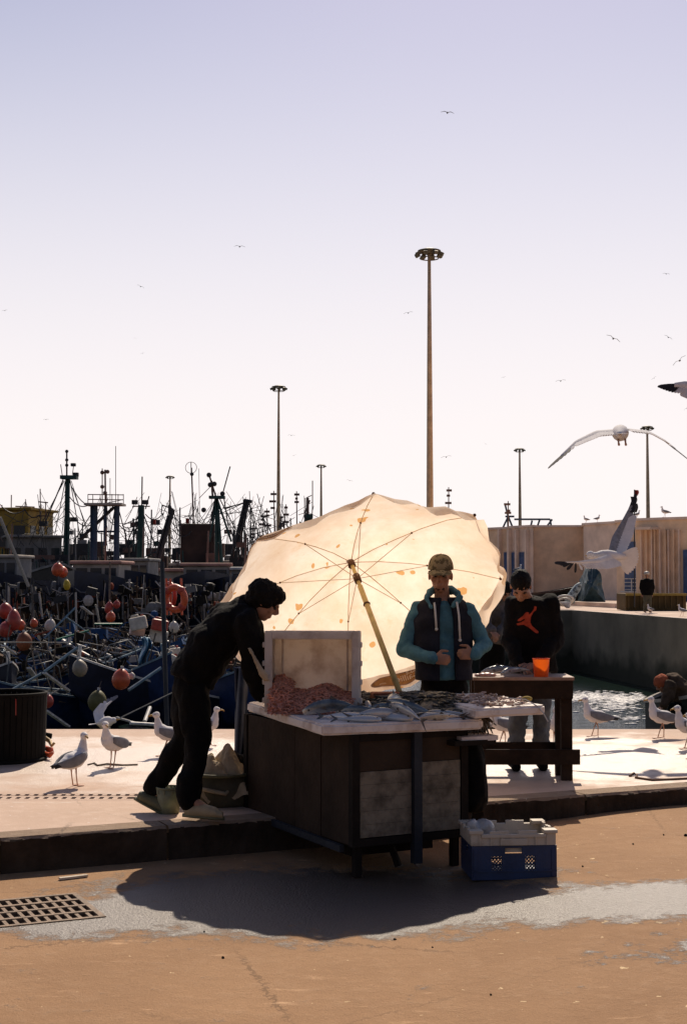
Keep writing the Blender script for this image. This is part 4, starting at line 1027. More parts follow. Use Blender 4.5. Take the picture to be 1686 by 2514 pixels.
def trousers(q, J, side, fwd, rt=.105, rk=.078, ra=.07):
    side, fwd = V(side), V(fwd)
    q.sweep([(J['belly'].lerp(J['pelvis'],.45), side, fwd, .155, .12), (J['pelvis'], side, fwd, .175, .13), (J['pelvis']+(J['pelvis']-J['belly']).normalized()*.08, side, fwd, .15, .11)], 18)
    for k in 'LR':
        q.limb([J['hip'+k], J['hip'+k].lerp(J['kn'+k],.5), J['kn'+k]], [rt,(rt+rk)/2,rk]); q.limb([J['kn'+k], J['kn'+k].lerp(J['an'+k],.5), J['an'+k]], [rk,(rk+ra)/2*.98,ra])
X, Y, Z = V((1,0,0)), V((0,1,0)), V((0,0,1))
# --- vendor with the cap
D = 10.1; v = lambda px, py, dy=0: P(px, py, D+dy)
J = dict(head=v(1081,1413,-.01), neck=v(1085,1468,.03), chest=v(1086,1520,.02), belly=v(1088,1620,0), pelvis=v(1090,1712,.03),
         shL=v(1028,1500,.02), elL=v(991,1594,.02), wrL=v(1062,1616,-.22), shR=v(1146,1500,.02), elR=v(1187,1582,.02), wrR=v(1166,1606,-.22),
         hipL=v(1062,1730,.03), hipR=v(1118,1730,.03))
def feet(J, xl, yl, xr, yr, z=.13, fw=V((0,-1,0)), toe=.16):
    for k, x, y in (('L', xl, yl), ('R', xr, yr)):
        J['an'+k] = V((x, y, z+.085)); J['kn'+k] = J['hip'+k].lerp(J['an'+k], .5)-fw*-.03; J['to'+k] = J['an'+k]+fw*toe-V((0,0,.05))
feet(J, .60, 10.14, .86, 10.16)
ven = thing('person', 'man in camouflage cap, dark vest and teal hoodie standing behind the fish stall', 'person', (.72, 10.12, .13))
T, hq = person_body(ven, J, (0,-1,0), (1,0,0), (-.16,-1,-.10), (0,-.12,1), [
    (J['wrL'], (1,-.25,-.12), (.1,1,-.1), .95, 1), (J['wrR'], (-1,-.25,.0), (-.1,1,-.1), 1.0, -1)])
q = MB()
q.sweep([(v(1086,1474,.03),X,Y,.07,.07),(v(1086,1488,.03),X,Y,.15,.10),(J['chest'],X,Y,.185,.125),(v(1088,1580,.01),X,Y,.175,.125),(J['belly'],X,Y,.17,.125),(v(1089,1668,.01),X,Y,.172,.125)],20)
for k in 'LR': arm(q, J['sh'+k], J['el'+k], J['wr'+k], .066, .058, .042)
cloth(ven, 'hoodie', q, M_teal_h, .011, .014, 9, (1,1,1.6), 3)
q = MB()   # vest: torso shell, open at the front
vs = [(v(1085,1470,.035),.105,.085),(v(1085,1486,.03),.175,.118),(v(1086,1520,.02),.205,.142),(v(1087,1580,.01),.198,.145),(v(1088,1630,.0),.19,.145),(v(1089,1668,.0),.19,.145)]
def vest(u, w_):
    k = w_*5; i = min(int(k), 4); f_ = k-i; c = vs[i][0].lerp(vs[i+1][0], f_); a = vs[i][1]*(1-f_)+vs[i+1][1]*f_; b_ = vs[i][2]*(1-f_)+vs[i+1][2]*f_
    gap = .20+.10*w_; th = -PI/2+.10+gap+u*(2*PI-2*gap)
    puff = 1+.022*abs(math.sin(w_*PI*6))
    return c+X*math.cos(th)*a*puff+Y*math.sin(th)*b_*puff
q.grid(vest, 44, 40); me = q.mesh('v'); crumple(me, .010, 9, seed=5); link(me, 'vest', M_vest, ven, world=True, smooth=True, solid=.022)
q = MB()   # hood collar lying round the neck
hp = [v(1058,1490,-.125),v(1046,1468,-.09),v(1054,1455,-.01),v(1066,1448,.06),v(1086,1447,.085),v(1106,1448,.06),v(1120,1455,-.01),v(1130,1466,-.09),v(1112,1490,-.125)]
q.limb(hp, [.012,.020,.026,.030,.034,.030,.026,.020,.012]); cloth(ven, 'hood', q, M_teal_h, .008, .012, 16, seed=8)
for pts in ([(1066,1480,-.13),(1068,1500,-.155),(1071,1545,-.165)],[(1121,1478,-.13),(1126,1510,-.155),(1129,1572,-.155)]):
    q = MB().tube([v(*p) for p in pts], .007, 8); q.ball(v(*pts[-1]), .011, 8, 6); q.build('drawstring', M_cord, ven, world=True, smooth=True)
q = MB(); trousers(q, J, X, Y); cloth(ven, 'trousers', q, M_black, .014, .014, 8)
for k in 'LR': q = MB(); q.limb([J['an'+k]-Z*.03, J['to'+k]], [.055,.045]); q.box(J['an'+k].lerp(J['to'+k],.5)-Z*.05, (.1,.27,.03)); cloth(ven, 'boot', q, M_black, .01, .004, 10)
# camouflage cap
M_camo = mat('camouflage_cap', (.24,.19,.11), .9, .6, 26, .3, 120, col2=(.09,.07,.04), lo=.46, hi=.52)
q = MB(); cc = T(0,-.012,.055); r_, f_, u_ = [V(hq.col[i]) for i in range(3)]
def crown(u, w_):
    a = 2*PI*u; e = PI/2*w_; rr = math.cos(e)**.72
    return cc+r_*math.cos(a)*.088*rr+f_*math.sin(a)*.108*rr+u_*(.105*math.sin(e)-.012)
q.grid(crown, 32, 12, closed_u=True); cap = q.build('cap', M_camo, ven, world=True, smooth=True, solid=.006)
q = MB()
def brim(u, w_):
    a = PI*(.17+.66*u); e = .004+w_*.085*math.sin(PI*u)**.5
    return cc+r_*math.cos(a)*(.092+.2*e)+f_*(math.sin(a)*.104+e)+u_*(-.006-.25*e-.018*abs(math.cos(a))**2-.01*w_)
q.grid(brim, 20, 6).build('brim', M_camo, cap, world=True, smooth=True, solid=.005)
MB().ball(cc+u_*.092, .008, 8, 6).build('cap_button', M_camo, cap, world=True)
# stubble / short beard
q = MB(); q.ball(T(0,.043,-.086), (.037,.036,.026), 14, 10, hq); 
cloth(ven, 'beard', q, mat('short_beard', (.075,.042,.028), .9, .5, 60, .6, 200), .007, .002, 40)
# --- man bending over the stall, dark clothes
D = 9.55
J = dict(head=v(652,1478,-.03), neck=v(608,1494,0), chest=v(560,1540,0), belly=v(492,1625,0), pelvis=v(470,1685,0),
         shR=v(604,1528,-.19), elR=v(622,1630,-.16), wrR=v(640,1700,-.10), shL=v(610,1520,.19), elL=v(640,1610,.17), wrL=v(668,1690,.02),
         hipR=v(474,1700,-.09), hipL=v(464,1700,.09), knR=v(484,1815,-.14), anR=v(464,1962,-.22), toR=v(520,1995,-.30),
         knL=v(456,1815,.09), anL=v(376,1935,.12), toL=v(400,1985,.08))
ben = thing('person', 'man in black bending over the shrimp crate, one heel raised on the kerb', 'person', v(450,2005,-.2))
ax = (J['chest']-J['pelvis']).normalized(); fr = V((ax.z,0,-ax.x)).normalized()
T, hq = person_body(ben, J, fr, Y, (.86,0,-.62), (.50,0,.80), [(J['wrR'], (.55,.1,-.7), (.8,0,.5), .7, 1), (J['wrL'], (.6,-.1,-.6), (.8,0,.5), .7, -1)])
q = MB()
path = [(v(616,1487),.09,.08),(v(586,1507),.17,.12),(v(560,1540),.20,.150),(v(522,1585),.205,.160),(v(488,1632),.20,.155),(v(470,1672),.195,.15)]
secs = []
for i, (c, a, b_) in enumerate(path):
    dd = (path[max(i-1,0)][0]-path[min(i+1,5)][0]).normalized(); secs.append((c, Y, V((dd.z,0,-dd.x)), a, b_))
q.sweep(secs, 20)
for k in 'LR': arm(q, J['sh'+k], J['el'+k], J['wr'+k], .085, .085, .062)
q.ball(v(628,1640,-.16), (.10,.08,.13)); q.ball(v(590,1520,0), (.14,.2,.13))
cloth(ben, 'jacket', q, M_black, .013, .028, 7, seed=2)
q = MB(); q.limb([v(600,1478,.0), v(588,1492,0), v(600,1512,0)], [.05,.075,.06]); q.limb([v(618,1500,-.06), v(622,1505,.06)], [.045,.045]); cloth(ben, 'hood', q, M_black, .012, .012, 12)
q = MB(); trousers(q, J, Y, fr, .115, .088, .072)
q.limb([J['anR']-Z*.01, J['anR']+Z*.12], [.080,.078]); cloth(ben, 'trousers', q, M_black, .014, .020, 7, (1,1,.8), 4)
q = MB(); q.ball(T(0,-.035,.035), (.105,.118,.105), 18, 12, hq); q.ball(T(0,.022,.085), (.084,.075,.050), 14, 10, hq); q.ball(T(0,-.07,-.02), (.085,.07,.08), 14, 10, hq); q.ball(T(-.075,0,.01), (.028,.05,.045), 10, 8, hq); q.ball(T(.075,0,.01), (.028,.05,.045), 10, 8, hq)
q.ball(T(.01,.070,.072), (.06,.030,.028), 12, 8, hq)
me = remesh(q, .009, 1); crumple(me, .011, 30, seed=1); link(me, 'hair', M_hair, ben, world=True, smooth=True)
def clog(t, heel, toe, roll, lit):
    a, b_ = V(heel), V(toe); d_ = (b_-a).normalized(); sd = Y; u_ = sd.cross(d_)*-1
    if u_.z < 0: u_ = -u_
    q = MB(); L_ = (b_-a).length
    q.sweep([(a-d_*.0+u_*.03,sd,u_,.030,.03),(a+d_*L_*.15+u_*.035,sd,u_,.043,.04),(a+d_*L_*.5+u_*.042,sd,u_,.046,.045),(a+d_*L_*.8+u_*.036,sd,u_,.052,.036),(b_+u_*.02,sd,u_,.034,.02)],16)
    me = remesh(q, .008, 2); o = link(me, 'clog', lit, t, world=True, smooth=True)
    q = MB(); q.sweep([(a-d_*.012,sd,u_,.028,.012),(a+d_*L_*.2,sd,u_,.043,.013),(a+d_*L_*.55,sd,u_,.042,.013),(a+d_*L_*.82,sd,u_,.052,.013),(b_+d_*.008,sd,u_,.032,.012)],16); q.build('sole', M_olive, o, world=True, smooth=True)
clog(ben, v(452,2002,-.22), v(548,2010,-.34), 0, mat('olive_clog_lit', (.34,.26,.15), .6, .3, 9))  # front clog of the olive pair, colour lightened to look sunlit
clog(ben, v(334,1962,.12), v(412,2004,.05), 0, M_olive)
q = MB(); q.sweep([(v(612,1590,-.27),X,Y,.012,.01),(v(628,1622,-.28),X,Y,.016,.012),(v(646,1655,-.28),X,Y,.030,.016),(v(655,1672,-.27),X,Y,.022,.014)],10); cloth(ben, 'bag_strap', q, mat('tan_canvas', (.42,.33,.22), .9, .3, 10), .008, .006, 20)
# --- man in sweatshirt behind the cutting table
D = 11.8
J = dict(head=v(1278,1440,-.16), neck=v(1292,1472,-.02), chest=v(1303,1520,.0), belly=v(1306,1600,.02), pelvis=v(1300,1662,.05),
         shL=v(1262,1490,.0), elL=v(1250,1572,-.05), wrL=v(1274,1628,-.28), shR=v(1350,1482,.0), elR=v(1366,1570,-.03), wrR=v(1316,1628,-.30),
         hipL=v(1280,1680,.05), hipR=v(1328,1680,.05))
feet(J, v(1262,1700).x, 11.86, v(1330,1700).x, 11.9)
swe = thing('person', 'man in black sweatshirt with red leaping figure print, head bowed over the cutting table', 'person', (J['pelvis'].x, 11.88, .13))
T, hq = person_body(swe, J, (0,-1,0), (1,0,0), (-.12,-.72,-.72), (-.1,-.72,.70), [(J['wrL'], (.5,-.6,-.35), (.1,.2,-1), .5, 1), (J['wrR'], (-.6,-.6,-.3), (-.1,.2,-1), .5, -1)])
q = MB()
q.sweep([(v(1292,1463,0),X,Y,.08,.08),(v(1298,1478,0),X,Y,.17,.11),(v(1303,1515,0),X,Y,.205,.135),(v(1306,1580,.02),X,Y,.20,.14),(v(1306,1650,.03),X,Y,.195,.14)],20)
for k in 'LR': arm(q, J['sh'+k], J['el'+k], J['wr'+k], .085, .075, .048)
sw = cloth(swe, 'sweatshirt', q, M_blackj, .012, .022, 7, seed=6)
from mathutils.bvhtree import BVHTree
Mw = wmat(swe); bv = BVHTree.FromPolygons([Mw @ p.co for p in sw.data.vertices], [tuple(p.vertices) for p in sw.data.polygons])
zz = lambda x, y: (1160+x/5.6, 1380+y/5.6)
fig = [(850,605),(880,615),(872,660),(835,690),(800,755),(792,830),(812,875),(905,955),(900,980),(868,978),(770,900),(700,862),(615,872),(598,848),(665,828),(712,800),(712,778),(650,815),(615,812),(622,792),(690,742),(722,700),(745,688),(772,694),(776,722),(812,690),(838,650)]
from mathutils.geometry import tessellate_polygon
fp = [P(*zz(*p), 11.0) for p in fig]; tris = [tuple(fp[i] for i in t_) for t_ in tessellate_polygon([fp])]
for _ in range(3):
    nx_ = []
    for p0, p1, p2 in tris:
        a_, b_, c_2 = (p0+p1)/2, (p1+p2)/2, (p2+p0)/2; nx_ += [(p0,a_,c_2),(a_,p1,b_),(c_2,b_,p2),(a_,b_,c_2)]
    tris = nx_
q = MB()
for tr_ in tris:
    vs = []
    for p in tr_:
        d_ = (p-V((0,0,CAMH))).normalized(); h = bv.ray_cast(V((0,0,CAMH))+d_*9, d_)
        vs.append((h[0]-d_*.012) if h[0] else V((0,0,CAMH))+d_*11.55)
    q.add(vs, [(0,1,2)])
q.build('chest_print', mat('red_print', (.42,.06,.03), .8, .3, 20), swe, world=True)
q = MB(); q.limb([v(1272,1486,-.09),v(1284,1476,-.06),v(1302,1470,.04),v(1318,1474,-.04),v(1322,1486,-.08)],[.02,.03,.035,.03,.02]); cloth(swe, 'collar', q, M_blackj, .01, .006, 16)
q = MB(); trousers(q, J, X, Y, .095, .072, .072); cloth(swe, 'jeans', q, M_jeans, .013, .018, 9, (1,1,1.5))
for k in 'LR': q = MB(); q.limb([J['an'+k]-Z*.03, J['to'+k]], [.05,.042]); cloth(swe, 'shoe', q, M_black, .01, .004, 10)
q = MB(); q.ball(T(0,-.022,.040), (.086,.105,.094), 18, 12, hq); me = remesh(q, .009, 1); crumple(me, .006, 40); link(me, 'hair', M_hair, swe, world=True, smooth=True)
# --- person in a boat behind the quay edge, between the two men
D = 18.0
J = dict(head=v(1236,1452,-.1), neck=v(1228,1472,0), chest=v(1215,1490,0), belly=v(1204,1535,.05), pelvis=v(1208,1580,.1),
         shL=v(1196,1478,-.1), elL=v(1186,1520,-.3), wrL=v(1206,1550,-.5), shR=v(1238,1494,.0), elR=v(1242,1530,-.2), wrR=v(1222,1556,-.4), hipL=v(1196,1590,.1), hipR=v(1220,1590,.1))
feet(J, v(1190,1500).x, 18.2, v(1224,1500).x, 18.2, -.35)
bt = thing('person', 'stooping dark haired person in grey jacket working in a boat between the two standing men', 'person', (J['pelvis'].x, 18.2, -.35))
T, hq = person_body(bt, J, (.3,-.9,0), (.95,.3,0), (.4,-.7,-.5), (.2,-.4,.8), [(J['wrL'], (.3,-.8,-.3), (0,0,-1), .6, 1), (J['wrR'], (-.3,-.8,-.3), (0,0,-1), .6, -1)])
q = MB(); q.sweep([(v(1230,1466),X,Y,.09,.09),(v(1218,1474),X,Y,.2,.13),(J['chest'],X,Y,.22,.15),(J['belly'],X,Y,.2,.15),(J['pelvis'],X,Y,.2,.15)],18)
for k in 'LR': arm(q, J['sh'+k], J['el'+k], J['wr'+k], .09, .08, .055)
cloth(bt, 'jacket', q, mat('grey_jacket', (.13,.11,.10), .9, .4, 9), .016, .035, 7)
q = MB(); q.ball(v(1198,1455,.05), (.17,.14,.12)); q.ball(v(1214,1450,.1), (.14,.12,.11)); cloth(bt, 'hood', q, mat('pale_hood', (.50,.42,.36), .9, .35, 9), .016, .04, 8)
q = MB(); trousers(q, J, X, Y); cloth(bt, 'trousers', q, M_black, .016, .012, 8)
q = MB(); q.ball(T(0,-.02,.04), (.095,.115,.10), 16, 12, hq); me = remesh(q, .012, 1); crumple(me, .01, 25); link(me, 'hair', M_hair, bt, world=True, smooth=True)
ob = thing('workboat', 'dark open workboat just beyond the quay edge under the stooping person', 'boat', (v(1200,1500).x, 18.3, -1.2))
def wb(u, w_):
    a = abs(w_*2-1); sg = -1 if w_ < .5 else 1; b_ = 1.0*(1-abs(u*2-1)**3)
    return ((u-.5)*5.0, sg*b_*a**.5, -.9+(1.35+.35*abs(u*2-1)**2)*a**1.4-.1)
MB().grid(wb, 20, 12).build('hull', M_hull3, ob, smooth=True)
MB().box((0,0,.80-.0), (4.2,1.5,.05)).build('floor_boards', M_wood, ob)
# --- man on the far quay
D = 56.5
J = dict(head=v(1587,1411), neck=v(1587,1421), chest=v(1588,1432), belly=v(1588,1448), pelvis=v(1588,1460), shL=v(1576,1427), elL=v(1573,1444), wrL=v(1576,1458), shR=v(1600,1427), elR=v(1603,1444), wrR=v(1600,1458), hipL=v(1583,1462), hipR=v(1593,1462))
feet(J, v(1582,1450).x, 56.5, v(1595,1450).x, 56.5, FQ)
fm = thing('person', 'distant man in dark jacket and light cap standing on the far quay', 'person', (J['pelvis'].x, 56.5, FQ))
q = MB(); T, hq = head_geo(q, J['head'], (0,-1,0), Z)
q.limb([J['neck'], J['head']], [.055,.05]); q.sweep([(J['neck'],X,Y,.06,.06),(J['chest'],X,Y,.17,.11),(J['pelvis'],X,Y,.16,.11)],12)
for k in 'LR':
    arm(q, J['sh'+k], J['el'+k], J['wr'+k], .05,.04,.03); q.limb([J['hip'+k],J['kn'+k]],[.08,.055]); q.limb([J['kn'+k],J['an'+k],J['to'+k]],[.055,.04,.03])
    hand_geo(q, J['wr'+k], (0,0,-1), (0,-1,0), .5)
link(remesh(q, .016, 2), 'body', M_skin, fm, world=True, smooth=True)
q = MB(); q.sweep([(v(1587,1420),X,Y,.09,.09),(v(1587,1426),X,Y,.21,.13),(J['chest'],X,Y,.25,.15),(v(1588,1462),X,Y,.24,.15)],14)
for k in 'LR': arm(q, J['sh'+k], J['el'+k], J['wr'+k], .09,.075,.055)
cloth(fm, 'jacket', q, M_black, .03, .02, 5)
q = MB(); trousers(q, J, X, Y); cloth(fm, 'trousers', q, mat('khaki_cloth', (.10,.09,.06), .9), .03, .02, 5)
q = MB(); q.ball(J['head']+Z*.06, (.11,.12,.08)); q.build('cap', M_cream, fm, world=True, smooth=True)
# --- person crouching in the rowing boat
D = 20.8
cr = thing('person', 'crouching person in brown jacket and orange hat bent down in the rowing boat', 'person', v(1650,1720))
J = dict(head=v(1624,1680,-.1), neck=v(1640,1672,0), chest=v(1652,1678,.05), belly=v(1668,1700,.05), pelvis=v(1676,1730,.05), shL=v(1644,1684,-.2), elL=v(1640,1712,-.25), wrL=v(1628,1732,-.3), shR=v(1648,1680,.2), elR=v(1644,1712,.25), wrR=v(1632,1732,.2), hipL=v(1676,1738,-.1), hipR=v(1676,1738,.15))
for k, dy in (('L',-.15),('R',.2)): J['kn'+k] = v(1650,1740,dy); J['an'+k] = v(1668,1770,dy); J['to'+k] = v(1650,1775,dy)
T, hq = person_body(cr, J, (-.6,0,-.7), Y, (-.75,-.3,-.55), (-.4,0,.8), [(J['wrL'], (-.5,0,-.8), (-1,0,0), .6, 1), (J['wrR'], (-.5,0,-.8), (-1,0,0), .6, -1)])
q = MB(); q.sweep([(v(1636,1672),Y,Z,.1,.09),(v(1652,1676),Y,V((.3,0,1)),.22,.14),(v(1666,1692),Y,V((.7,0,.7)),.23,.16),(v(1678,1722),Y,X,.22,.17)],18)
for k in 'LR': arm(q, J['sh'+k], J['el'+k], J['wr'+k], .085,.08,.055)
cloth(cr, 'jacket', q, mat('brown_jacket', (.085,.055,.035), .9, .4, 9), .016, .05, 6, ridge=True)
q = MB(); trousers(q, J, Y, X); cloth(cr, 'trousers', q, M_black, .016, .012, 8)
q = MB(); q.ball(T(0,-.015,.03), (.10,.115,.11), 16, 12, hq); q.limb([T(0,-.07,-.06), T(0,-.02,-.09)], [.08,.08]); cloth(cr, 'hat', q, mat('orange_wool', (.42,.11,.05), .9, .3, 9), .014, .012, 14)
# ------------------------------------------------------------------ the fish cart
M_dk = mat('dark_brown_board', (.045,.029,.019), .8, .45, 3, .5, 30)
M_dk2 = mat('dark_frame_wood', (.018,.013,.010), .8, .4, 6, .4, 30)
M_post = mat('blue_grey_post', (.022,.025,.033), .7, .4, 6, .4, 30)
M_pale = mat('weathered_pale_plank', (.21,.175,.13), .85, .3, 9, .8, 25, col2=(.085,.07,.052), lo=.36, hi=.60)
M_slab = mat('stained_white_slab', (.72,.65,.60), .6, .3, 5, .5, 40, col2=(.40,.30,.25), lo=.30, hi=.52)
F = V((.055, 8.5, 0)); ex = V((.883,.47,0)).normalized(); ey = V((-.47,.883,0)).normalized()
ct = thing('fish_cart', 'dark boxy wooden fish cart with pale weathered front panels and white slab top', 'cart', F+ex*.4+ey*.78)
CW, CD, zb, zt = .80, 1.56, .107, .765
c_ = lambda a, b_, z: F+ex*a+ey*b_+Z*z
rotc = Matrix((ex, ey, Z)).transposed()
for a, b_ in ((.02,.02),(CW-.02,.02),(.02,CD-.02),(CW-.02,CD-.02)):
    MB().box(c_(a,b_,(zt+zb)/2), (.05,.05,zt-zb), rotc).build('corner_post', M_dk2, ct, world=True)
    MB().box(c_(a+(.04 if a < .4 else -.04),b_+(.04 if b_ < .4 else -.04),zb/2-.03), (.045,.045,zb+.10), rotc).build('leg', M_dk2, ct, world=True)
MB().box(c_(CW*.54,-.006,(zt-.02)/2), (.055,.05,zt+.02), rotc).build('centre_post', M_post, ct, world=True)
MB().box(c_(CW/2,CD/2+.06,(zb+.01)/2), (CW-.22,CD-.34,zb-.01), rotc).build('under_cart_shade', M_dk2, ct, world=True)  # dark box added to stand in for the deep shadow beneath the cart
MB().beam(c_(CW*.40,.15,zb+.02), c_(CW*.46,.10,-.05), .035, .035).build('brace', M_dk2, ct, world=True)
# front: boards
for i, (a0, a1) in enumerate(((.05,CW*.54-.03),(CW*.54+.03,CW-.05))):
    z0 = zb+.05; zz_ = .58-.035*(1-i); nb = 5; h = (zz_-z0)/nb
    for k in range(nb):
        MB().box(c_((a0+a1)/2,.012+random.uniform(-.002,.002),z0+h*(k+.5)), (a1-a0,.02,h-.0015), rotc).build('front_plank', M_pale, ct, world=True)
    MB().box(c_((a0+a1)/2,.014,(zz_+zt)/2), (a1-a0,.018,zt-zz_-.006), rotc).build('upper_board', M_dk, ct, world=True)
MB().box(c_(CW/2,.012,zb+.022), (CW-.09,.03,.044), rotc).build('bottom_rail', M_dk2, ct, world=True)
MB().box(c_(CW/2,.010,zt-.02), (CW-.09,.035,.04), rotc).build('top_rail', M_dk2, ct, world=True)
for k in range(4):
    b0 = .05+(CD-.1)*k/4; b1 = .05+(CD-.1)*(k+1)/4
    MB().box(c_(.012+random.uniform(-.002,.002),(b0+b1)/2,(zt+zb)/2), (.02,b1-b0-.006,zt-zb-.01), rotc).build('side_board', M_dk, ct, world=True)
    MB().box(c_(CW-.012,(b0+b1)/2,(zt+zb)/2), (.02,b1-b0-.006,zt-zb-.01), rotc).build('side_board', M_dk, ct, world=True)
MB().box(c_(CW/2,CD-.012,(zt+zb)/2), (CW-.1,.02,zt-zb-.01), rotc).build('back_board', M_dk, ct, world=True)
MB().box(c_(CW/2,CD/2,zb+.01), (CW-.09,CD-.09,.02), rotc).build('floor_board', M_dk2, ct, world=True)
MB().beam(c_(-.02,CD-.1,zb+.0), c_(-.02,.1,zb-.02), .03, .04).build('skid_rail', M_post, ct, world=True)
def slab(poly, z0, z1, name, parent, mtl, n=10, seed=0, amp=.004):
    bm = bmesh.new(); lo = [bm.verts.new((*p[:2], z0)) for p in poly]; hi = [bm.verts.new((*p[:2], z1)) for p in poly]
    bm.faces.new(hi); bm.faces.new(lo[::-1])
    for i in range(len(poly)): bm.faces.new((lo[i], lo[(i+1)%len(poly)], hi[(i+1)%len(poly)], hi[i]))
    bmesh.ops.recalc_face_normals(bm, faces=bm.faces)
    bmesh.ops.bevel(bm, geom=bm.edges[:], offset=.012, segments=3, affect='EDGES')
    bmesh.ops.triangulate(bm, faces=bm.faces); 
    for _ in range(3): bmesh.ops.subdivide_edges(bm, edges=[e for e in bm.edges if e.calc_length() > .08], cuts=1); bmesh.ops.triangulate(bm, faces=[f for f in bm.faces if len(f.verts) > 4])
    me = bpy.data.meshes.new(name); bm.to_mesh(me); bm.free(); crumple(me, amp, 9, seed=seed); return link(me, name, mtl, parent, world=True)
slab([(-.125,8.46),(-.075,8.45),(.84,8.80),(.862,8.86),(.40,10.22),(-.64,10.10),(-.672,10.03)], .768, .83, 'slab_top', ct, M_slab)
slab([(.79,8.72),(1.245,8.98),(1.262,9.02),(.93,9.95),(.50,9.90)], .842, .90, 'side_slab', ct, M_slab, seed=4)
for x, y in ((.86,9.35),(.90,9.62)): MB().box((x,y,.475), (.06,.05,.73)).build('slab_leg', M_dk2, ct, world=True)
MB().beam(P(1118,1813,8.86), P(1206,1808,8.95), .18, .028).build('shelf_plank', M_slab, ct, world=True)
MB().beam(P(1100,1824,8.80), P(1200,1818,8.94), .16, .03).build('shelf_bracket', M_dk2, ct, world=True)
# black bag hanging at the end of the cart
q = MB(); q.sweep([(P(1158,1822,9.0),X,Y,.05,.05),(P(1162,1860,9.0),X,Y,.065,.07),(P(1166,1920,9.0),X,Y,.075,.09),(P(1168,1965,9.0),X,Y,.085,.09),(P(1166,1992,9.0),X,Y,.06,.06)],16)
me = remesh(q, .012, 2); crumple(me, .03, 8, (1,1,.5)); o = bpy.data.objects.new('x', me); me2 = me; bpy.data.objects.remove(o)
bg_ = thing('black_bag', 'long black plastic bag hanging from the shelf plank at the end of the cart', 'bag', P(1166,1992,9.0)); link(me2, 'bag_body', M_black, bg_, world=True, smooth=True)
MB().tube([P(1158,1822,9.0),P(1156,1812,8.98),P(1160,1806,8.95)], .008, 6).build('bag_tie', M_black, bg_, world=True)
# dark blue sheet standing behind the cart
q = MB(); q.grid(lambda u, w_: P(578+26*u, 1640+225*w_, 10.35)+V((0, .05*math.sin(u*7+w_*3), 0)), 10, 30)
solo(q, 'blue_sheet', mat('navy_sheet', (.012,.022,.05), .7, .4, 6), 'narrow navy blue sheet hanging behind the cart corner', 'sheet', smooth=True, solid=.02)
# ------------------------------------------------------------------ parasol
M_can = bpy.data.materials.new('parasol_fabric'); M_can.use_nodes = True; n = M_can.node_tree; N = n.nodes; L = n.links; b = N['Principled BSDF']
tc = N.new('ShaderNodeTexCoord')
def nz_(s, d=5, r=.6):
    z = N.new('ShaderNodeTexNoise'); z.inputs['Scale'].default_value = s; z.inputs['Detail'].default_value = d; z.inputs['Roughness'].default_value = r; L.new(tc.outputs['Object'], z.inputs['Vector']); return z.outputs['Fac']
def rp_(f, p0, p1, a, c):
    r = N.new('ShaderNodeValToRGB'); r.color_ramp.elements[0].position = p0; r.color_ramp.elements[1].position = p1; r.color_ramp.elements[0].color = (*a,1); r.color_ramp.elements[1].color = (*c,1); L.new(f, r.inputs[0]); return r.outputs[0]
base = rp_(nz_(2.2,7,.68), .36, .62, (.86,.68,.50), (.98,.86,.72))
vo = N.new('ShaderNodeTexVoronoi'); vo.inputs['Scale'].default_value = 11; 
wv = N.new('ShaderNodeVectorMath'); wv.operation = 'ADD'; nv = N.new('ShaderNodeTexNoise'); nv.inputs['Scale'].default_value = 9; L.new(tc.outputs['Object'], nv.inputs['Vector'])
sc2 = N.new('ShaderNodeVectorMath'); sc2.operation = 'SCALE'; sc2.inputs['Scale'].default_value = .09; L.new(nv.outputs['Color'], sc2.inputs[0]); L.new(tc.outputs['Object'], wv.inputs[0]); L.new(sc2.outputs[0], wv.inputs[1]); L.new(wv.outputs[0], vo.inputs['Vector'])
cs = N.new('ShaderNodeSeparateColor'); L.new(vo.outputs['Color'], cs.inputs[0])
def mt(op, a, c):
    z = N.new('ShaderNodeMath'); z.operation = op; z.use_clamp = True
    for i, q_ in enumerate((a, c)):
        if isinstance(q_, (int, float)): z.inputs[i].default_value = q_
        else: L.new(q_, z.inputs[i])
    return z.outputs[0]
rad = mt('MULTIPLY', mt('MULTIPLY', cs.outputs[1], cs.outputs[2]), .62); spot = mt('MULTIPLY', mt('LESS_THAN', vo.outputs['Distance'], rad), mt('GREATER_THAN', cs.outputs[0], .70))
mx = N.new('ShaderNodeMix'); mx.data_type = 'RGBA'; L.new(mt('MULTIPLY', spot, .85), mx.inputs[0]); mott = N.new('ShaderNodeMix'); mott.data_type = 'RGBA'; L.new(mt('MULTIPLY', mt('SUBTRACT', nz_(5.5, 9, .8), .56), 3.2), mott.inputs[0]); L.new(base, mott.inputs[6]); mott.inputs[7].default_value = (.74,.50,.24,1); L.new(mott.outputs[2], mx.inputs[6]); mx.inputs[7].default_value = (.66,.32,.07,1)
b.inputs['Roughness'].default_value = .9; L.new(mx.outputs[2], b.inputs['Base Color'])
tr = N.new('ShaderNodeBsdfTranslucent'); L.new(mx.outputs[2], tr.inputs[0]); ms = N.new('ShaderNodeMixShader'); ms.inputs[0].default_value = .62
L.new(b.outputs[0], ms.inputs[1]); L.new(tr.outputs[0], ms.inputs[2]); L.new(ms.outputs[0], N['Material Output'].inputs[0])
M_valo = mat('parasol_print', (.36,.22,.15), .9, .2, 12, trans=.5); M_vall = mat('parasol_print_orange', (.36,.19,.08), .9, .3, 12, trans=.5); M_let = mat('parasol_letters', (.95,.90,.80), .9, .1, trans=.7)
M_rib = mat('rib_steel_tan', (.85,.68,.48), .6, .3, 9); M_pol = mat('parasol_pole_yellow', (.62,.44,.16), .55, .3, 9, .2, 40); M_rust = mat('rusty_hub', (.16,.085,.05), .8, .4, 20)
